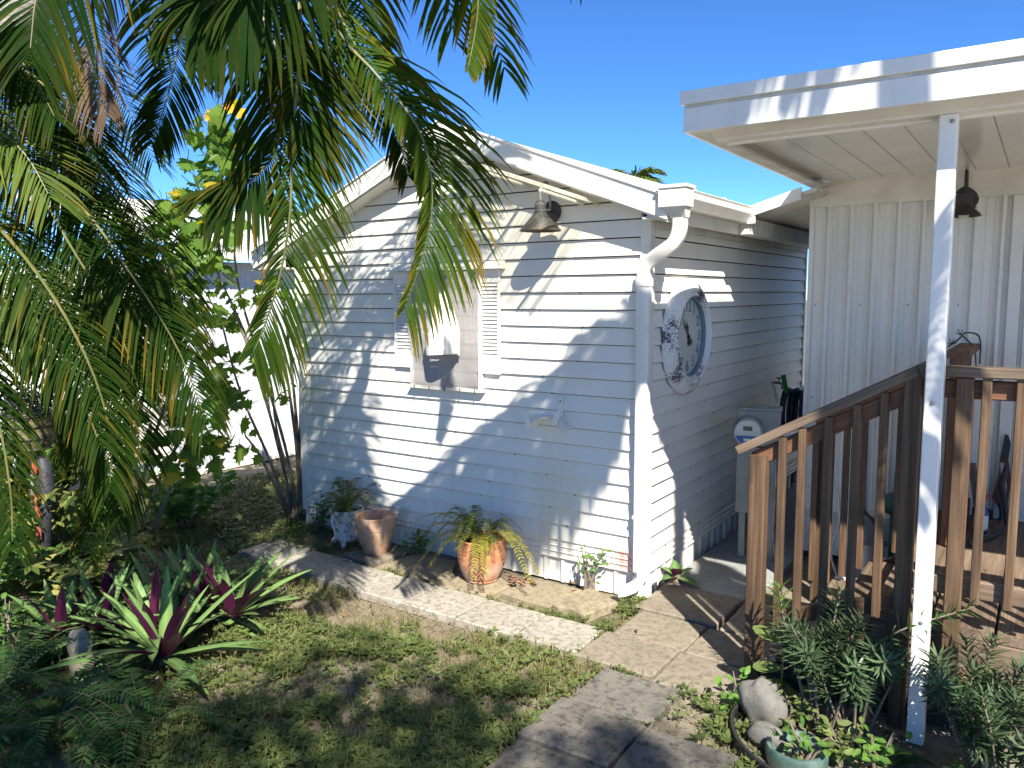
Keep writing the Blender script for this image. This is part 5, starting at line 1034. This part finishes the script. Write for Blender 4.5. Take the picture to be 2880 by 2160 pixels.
def podocarpus(label, loc, shoots, seed):
    t = thing('podocarpus_shrub', label, 'shrub', loc, 'narrow leaved shrubs in the porch bed')
    ex = np.random.default_rng(seed+40); shoots = shoots+[(ex.uniform(-.17, .17), ex.uniform(-.18, .12), ex.uniform(.22, .5), ex.normal(0, .06), ex.normal(0, .05), 0) for _ in range(9)]
    for (dx, dy, h, lx, ly, new) in shoots:
        st = MB(); h *= 1.13; P = spline([(dx*.25, dy*.25, 0), (dx*.7, dy*.7, h*.45), (dx, dy, h*.75), (dx+lx, dy+ly, h)], 30); st.tube(P, np.linspace(.008, .003, 30), 6, mi=1)
        T = np.gradient(P, axis=0); n = 54
        for i in range(n):
            s = .58+.42*i/n; j = min(29, int(s*29)); tt = unit(T[j]); u = unit(np.cross(tt, (.3, .2, 1) if abs(tt[2]) < .9 else (1, 0, 0))); w = np.cross(tt, u); a = i*2.4
            d = (u*math.cos(a)+w*math.sin(a))*.85+tt*(.35+.5*(s-.58)); fresh = new and s > .75
            ribbon(st, P[j], d, rng.uniform(.085, .12)*(1 if s < .93 else .8), .0115, unit(tt+.3*d), .15, (rng.random(), 0, 0), 3, (.5, 1, .9, .05), mi=2 if fresh else 0)
        st.build('shoot', ['podo', 'stem', 'podo_new'], t)
R_ = lambda *a: [tuple(x) for x in a]
podocarpus('dark green narrow leaved shrub between newel post and porch post', (1.48, -1.12, 0), R_((-.22, .06, .62, -.04, .02, 1), (-.10, -.02, .50, -.06, -.04, 0), (.02, .05, .66, .02, .04, 0), (.10, .0, .58, .06, 0, 0), (-.03, -.10, .44, -.03, -.06, 0), (.12, -.10, .42, .06, -.05, 0), (-.16, .0, .46, -.08, .0, 0), (.05, -.04, .52, .02, .03, 0)), 1)
podocarpus('narrow leaved shrub at the foot of the porch post with one bright new shoot', (1.62, -1.10, 0), R_((.08, .02, .46, .03, .02, 0), (.12, .12, .62, .34, .16, 1), (-.08, -.03, .40, -.04, -.02, 0), (.02, -.10, .36, .0, -.06, 0), (-.02, .06, .52, -.02, .05, 0)), 2)
podocarpus('narrow leaved shrub right of the porch post', (2.15, -1.02, 0), R_((.0, .04, .56, .02, .03, 0), (-.12, -.04, .42, -.08, -.04, 0), (.10, .0, .50, .05, -.02, 0), (.02, -.12, .38, .02, -.06, 0), (.16, .08, .46, .06, .04, 0), (-.06, .08, .50, -.04, .05, 0), (-.1, .05, .36, -.1, .0, 0)), 3)
podocarpus('narrow leaved shrub in the bottom right corner', (2.26, -1.20, 0), R_((.0, .0, .42, .02, .0, 0), (.1, .02, .46, .06, 0, 0), (-.1, -.04, .34, -.06, -.03, 0), (.05, -.1, .30, .03, -.05, 0), (-.04, .1, .44, -.03, .04, 0)), 4)
def jade():
    t = thing('oval_leaf_plant', 'plant with large smooth oval leaves beside the newel post', 'plant', (1.24, -1.06, 0))
    MB().tube([(0, 0, 0), (.02, 0, .25), (.03, 0, .44)], [.008, .006, .004], 6).build('stem', 'greenstem', t)
    for p, d, L in (((.02, 0, .40), (-.95, .1, .35), .17), ((.02, 0, .26), (-.95, -.1, .0), .15), ((.02, 0, .20), (-.3, -.9, .1), .13), ((.02, 0, .12), (-.7, -.6, -.05), .14), ((.03, 0, .42), (.6, -.5, .4), .10)):
        m = MB(); ribbon(m, p, d, L, .075, unit(V3([.2, -.5, .9])), .15, (.55, 0, .1), 7, (.15, .45, .75, .95, 1., .95, .75, .25), .12); m.build('leaf', 'podo_new' if L < .11 else 'weed', t)
jade()
for lab, loc, n in (('small broad leaved seedling inside the green sunken pot', (1.47, -1.45, .03), 26), ('broad leaved seedling in front of the middle narrow leaved shrub', (1.62, -1.30, 0), 60), ('broad leaved seedling beside the grey rock', (1.36, -1.14, 0), 70), ('creeping green seedling at the foot of the newel post', (1.06, -1.12, 0), 40), ('yellow green seedling right of the sunken pot', (1.76, -1.32, 0), 50)):
    leafy_bush('seedling', lab, loc, n, .12, .24, .06, .036, 'weed' if n > 55 else 'bush', 6, cat='plant')
fern('sword_fern', 'small sword fern below the porch post', (1.80, -1.22, 0), 7, .26, .03, 'fern', .6, group=None)
fern('sword_fern', 'bright fern tuft in the bottom right corner', (2.13, -1.36, 0), 9, .26, .03, 'bush', .9, group=None)
# ================================================================ feeder on a pole
def feeder():
    t = thing('bird_feeder', 'black wire bird feeder basket on a metal pole at left', 'bird feeder', (-4.25, -2.17, 0)); M['moss'] = simple('dark_moss', (.05, .045, .025), (.20, .17, .07), 38, .95, .8); M['mesh'] = simple('black_mesh', (.012, .012, .016), (.05, .05, .06), 60, .6, .6)
    MB().tube([(0, 0, 0), (.04, .02, .75), (.06, .03, 1.18)], .014, 8).build('pole', 'galv', t, smooth=True)
    smooth_obj(MB().lathe([(0, 1.02), (.12, 1.03), (.165, 1.10), (.17, 1.22), (.15, 1.33), (0, 1.34)], (.12, .0, 0), 24).build('basket', 'moss', t))
    for z in (1.05, 1.13, 1.22, 1.31): MB().tube([(.12+.178*math.cos(a), .178*math.sin(a), z) for a in np.linspace(0, 6.283, 25)], .006, 5, False).build('hoop', 'black', t)
    for k in range(12): a = k*math.pi/6; MB().tube([(.12+.10*math.cos(a), .10*math.sin(a), 1.02), (.12+.176*math.cos(a), .176*math.sin(a), 1.1), (.12+.178*math.cos(a), .178*math.sin(a), 1.34)], .005, 5).build('rib', 'black', t)
    m = MB()
    for i in range(150):
        a = rng.uniform(0, 6.28); r = rng.uniform(.05, .22); c = V3([.12+r*math.cos(a), r*math.sin(a), 1.32+rng.uniform(0, .14)]); d = rnd_dir(0); m.tube([c-d*.07, c+rng.normal(0, .02, 3), c+d*.07], .004, 4, False)
    m.build('twig_lid', 'mesh', t)
    P = spline([(.22, .02, .98), (.25, .02, .7), (.22, .0, .45), (.16, .0, .15)], 16); smooth_obj(MB().tube(P, [.02]+[.06]*13+[.05, .02], 10).build('mesh_sleeve', 'mesh', t)); M['redrag'] = simple('red_cloth', (.35, .05, .04), (.45, .10, .07), 20, .8)
    for z in (.62, .50, .34, .85): c = V3([.26, -.06, z]); MB().poly([tuple(c+V3(q)) for q in ((-.03, 0, 0), (.02, .01, .02), (.04, 0, .10), (.0, -.01, .12))], (0, -.004, 0)).build('red_tag', 'redrag', t)
    for k in range(3): MB().tube(spline([(.1, -.1, 1.0), (.08+.03*k, -.16, .85), (.16, -.16, .86+.03*k), (.12, -.12, 1.0)], 14), .004, 5).build('wire_curl', 'galv', t)
feeder()
# ================================================================ neighbouring building and lattice
nb = thing('neighbour_house', 'white metal sided neighbouring building beyond the garden at left', 'building', (-6.3, 2.4, 0))
def neighbour():
    M['nwall'] = simple('pale_white_siding', (.66, .675, .70), (.58, .59, .62), 2, .45, stretch=(1, 2, .3))  # dimmer bluish base colour stands in for shade on this wall
    w = .20
    for i in range(31):
        y = -2.0+i*w; pr = [(0, 0), (.006, -.008), (.012, 0), (.05, 0), (.056, .012), (.068, .012), (.074, 0), (.12, 0), (.126, .006), (.132, 0), (w, 0)]
        v = [(q, y+p, z) for z in (.06, 2.62) for p, q in pr]; k = len(pr); MB().add(v, [(j, j+1, k+j+1, k+j) for j in range(k-1)]).build('wall_panel', 'nwall', nb)
    MB().box(-6, -.02, -1.98, 5, .0, 2.6).build('wall_core', 'white2', nb); MB().box(-.03, .03, -2.0, 5, .0, .055).build('base_strip', 'white2', nb)
    MB().box(.0, .22, -2.1, 5, 2.64, 2.66).build('soffit', 'white2', nb); MB().box(.22, .245, -2.1, 5, 2.62, 2.80).build('fascia', 'white', nb)
    MB().poly([(.25, -2.12, 2.79), (-3.2, -2.12, 3.55), (-3.2, -2.12, 3.61), (.25, -2.12, 2.85)], (0, 7.2, 0)).build('roof', 'white', nb)
    MB().poly([(-.6, -1.0, 2.99), (-2.6, -1.0, 3.44), (-2.6, -1.0, 3.62), (-.6, -1.0, 3.10)], (0, 2.2, 0)).build('roof_box', 'white', nb)
neighbour()
def lattice():
    t = thing('lattice_panel', 'white diagonal lattice panel behind the left shrubs', 'lattice', (-6.05, -1.95, 0)); Wd, H = 1.6, 1.5
    for a in ((0, 0, Wd, .04), (0, H-.04, Wd, H)): box('frame_rail', -.02, .02, a[0], a[2], .2+a[1], .2+a[3], 'white', t)
    for y in (0, Wd-.04): box('frame_stile', -.021, .019, y, y+.04, .241, .2+H-.041, 'white', t)
    for sg in (1, -1):
        o = -H
        while o < Wd:
            a0 = max(.02, o); a1 = min(Wd-.02, o+H)
            if a1-a0 > .08:
                z0, z1 = a0-o, a1-o
                p = (.006*sg, a0 if sg > 0 else Wd-a0, .2+z0); q = (.006*sg, a1 if sg > 0 else Wd-a1, .2+z1); board('lattice_slat', p, q, .008, .035, 'white', t, up=(0, -1*sg, 1), ch=.001)
            o += .10
lattice()
def far_palm(label, loc, h, n, L, mat):
    t = thing('far_palm', label, 'palm', loc, 'palms beyond the roofs'); MB().tube([(0, 0, 0), (.05, 0, h*.5), (0, 0, h)], [.16, .13, .10], 10).build('trunk', 'bark', t, smooth=True)
    for i in range(n):
        a = i*2.399; h_ = V3([math.cos(a), math.sin(a), 0]); el = rng.uniform(.2, 1.3); pts = [V3([0, 0, h])+h_*L*s*math.cos(el*.6)+V3([0, 0, L*(el*s-.75*s*s)]) for s in (0, .33, .66, 1)]
        frond([tuple(p) for p in pts], .5, 26, .05, .6, parent=t, mat=mat, bright=(.2, 1), yellow=.1, seg=3)
far_palm('small yellow green palm crown showing above the shed roof', (-4.6, 8.8, 0), 4.0, 16, 1.0, 'palm_y'); far_palm('spiky palm crown behind the neighbouring white roof', (-10.8, 5.7, 0), 3.5, 18, 1.2, 'palm_y')
# bright fence far behind the gap between the buildings
box_o = MB().box(-.6, 2.4, 8.0, 8.1, 0, 1.6).build('garden_wall', 'white'); tag(box_o, 'pale wall glimpsed through the gap between shed and house', 'wall')
leafy_bush('leafy_bush', 'pale leafy bush seen through the gap behind the house', (.75, 7.0, 0), 300, .6, 1.7, .14, .07, 'bush', 12)
# ================================================================ lawn cover
def vnoise(x, y, s): return .5+.5*np.sin(x*2.3*s+1.3*np.sin(y*1.7*s+.4))*np.cos(y*2.1*s+1.1*np.sin(x*1.3*s))
def in_path_v(x, y):
    r = np.zeros(x.shape, bool)
    for a in ((-3.33, .07, -1.10, -.66), (.03, 1.12, -1.13, .33), (.22, .76, -2.0, -1.1), (.22, 1.24, -2.6, -1.54), (-2.5, -.05, -.64, .0), (-3.6, 5, 0, 6), (1.0, 5, -.9, 6), (.76, 1.5, -2.6, -2.05)): r |= (a[0]+.03 < x) & (x < a[1]-.03) & (a[2]+.035 < y) & (y < a[3]-.03)
    return r
def lawn():
    r_ = np.random.default_rng(11); n = 230000; x = r_.uniform(-5.6, 1.3, n); y = r_.uniform(-3.8, 1.4, n)
    k = ~in_path_v(x, y) & ~((x > -3.6) & (y > -.05)); dc = np.hypot(x-2.29, y+5.06); k &= ~((dc > 4.8) & (r_.random(n) > .6)); k &= ~((x > .76) & (y > -1.7) & (r_.random(n) < .6))
    x, y = x[k], y[k]; n = len(x); v = vnoise(x, y, 1.2)*.5+vnoise(x+3, y-2, 3.7)*.3+vnoise(x-1, y+5, 8.3)*.2
    dry = (y > -1.52+.06*np.sin(x*5)) & (y < -1.02) & (x > -2.4) & (x < .3); bed = (x < -1.5) & (y < -2.0+.25*np.sin(x*4)); u = r_.random(n); w2 = r_.random(n)
    green = np.where(dry, (v > .50) & (w2 < .55), np.where(bed, (w2 < .3), (v > .44) | (w2 < .14)))
    G = green & (u < .50); Wd = green & (u >= .50) & (u < .84) & ~(dry & (w2 > .2)); St = (dry & (w2 > .35)) | (~green & (w2 < .45)) | (green & (u > .84))
    def blades(m, h, w, lean, name, mat, tip):
        X, Y = x[m], y[m]; q = len(X); h = r_.uniform(*h, q); a = r_.uniform(0, 6.283, q); b = r_.uniform(0, 6.283, q); le = r_.uniform(*lean, q); c, s = np.cos(a)*w, np.sin(a)*w; lx, ly = le*np.cos(b), le*np.sin(b); z = np.zeros(q)-.012
        V = np.stack([np.stack([X-c, Y-s, z], 1), np.stack([X+c, Y+s, z], 1), np.stack([X+lx*.4+c*.7, Y+ly*.4+s*.7, h*.68], 1), np.stack([X+lx*.4-c*.7, Y+ly*.4-s*.7, h*.68], 1), np.stack([X+lx, Y+ly, h], 1)], 1)
        g = np.zeros((q, 5, 3)); g[:, :, 0] = np.clip(r_.random(q)*.8+.3*(v[m]-.5), 0, 1)[:, None]; tp = r_.random(q)**2*tip; g[:, 2:4, 1] = tp[:, None]*.5; g[:, 4, 1] = tp
        return fast_build(name, V, [(0, 1, 2, 3), (3, 2, 4)], g, mat)
    tag(blades(G, (.025, .095), .0036, (.01, .07), 'grass', 'grass', 1), 'short green grass blades covering the lawn', 'grass', kind='stuff')
    tag(blades(St, (.006, .022), .0018, (.03, .08), 'dry_grass', 'straw', 0), 'dry straw coloured grass along the path', 'grass', kind='stuff')
    X, Y = x[Wd], y[Wd]; q = len(X); vs = []; a0 = r_.uniform(0, 6.283, q); L = r_.uniform(.016, .040, q)*np.where(r_.random(q) < .14, 1.6, 1.); cz = r_.uniform(.010, .050, q); gg = np.clip(r_.random(q)*.9+.4*(v[Wd]-.5), 0, 1)
    for e in range(4):
        a = a0+e*1.571+r_.normal(0, .25, q); ez = r_.uniform(-.15, .5, q); d = np.stack([np.cos(a), np.sin(a), ez], 1)*L[:, None]; sd = np.stack([-np.sin(a), np.cos(a), r_.normal(0, .15, q)], 1)*(L*.30)[:, None]; c = np.stack([X, Y, cz], 1)
        vs += [c, c+d*.5+sd, c+d, c+d*.5-sd]
    g = np.zeros((q, 16, 3)); g[:, :, 0] = gg[:, None]
    tag(fast_build('ground_cover', np.stack(vs, 1), [tuple(range(4*e, 4*e+4)) for e in range(4)], g, 'weed'), 'small leaved ground cover mixed into the lawn', 'ground cover', kind='stuff')
    n = 900; x2 = r_.uniform(-3.8, 1.3, n); y2 = r_.uniform(-3.5, -.05, n); k = (~in_path_v(x2, y2) | (r_.random(n) < .08)) & ((y2 > -.7) | (x2 < -1.4) | (x2 > .9) | (r_.random(n) < .25)); x2, y2 = x2[k], y2[k]; n = len(x2)
    a = r_.uniform(0, 6.283, n); L = r_.uniform(.010, .036, n)[:, None]; c = np.stack([x2, y2, np.where(in_path_v(x2, y2), .052, .012)], 1); d = np.stack([np.cos(a), np.sin(a), r_.normal(.1, .2, n)], 1)*L; s = np.stack([-np.sin(a), np.cos(a), r_.normal(0, .4, n)], 1)*L*.35
    g = np.zeros((n, 4, 3)); g[:, :, 0] = r_.random(n)[:, None]; tag(fast_build('leaf_litter', np.stack([c-d, c+s, c+d, c-s], 1), [(0, 1, 2), (0, 2, 3)], g, 'litter'), 'brown fallen leaf litter on the beds and lawn', 'leaf litter', kind='stuff')
lawn()
for lab, loc, s in (('curled brown fallen leaf on the pavers by the steps', (.86, -.05, .05), .09), ('brown fallen leaf on the lawn left of the path', (-2.35, -1.15, .01), .10), ('reddish fallen leaf beside the rosette plants', (-1.55, -2.05, .01), .08)):
    m = MB()
    for k in range(3): a = k*2.1+rng.uniform(0, 1); ribbon(m, (0, 0, .006), (math.cos(a), math.sin(a), .25), s, s*.4, (0, 0, 1), .5, (rng.random(), 0, .2), 5, (.2, .8, 1, .8, .4, .05), .4)
    o = m.build('fallen_leaf', 'litter'); o.location = loc; tag(o, lab, 'leaf')
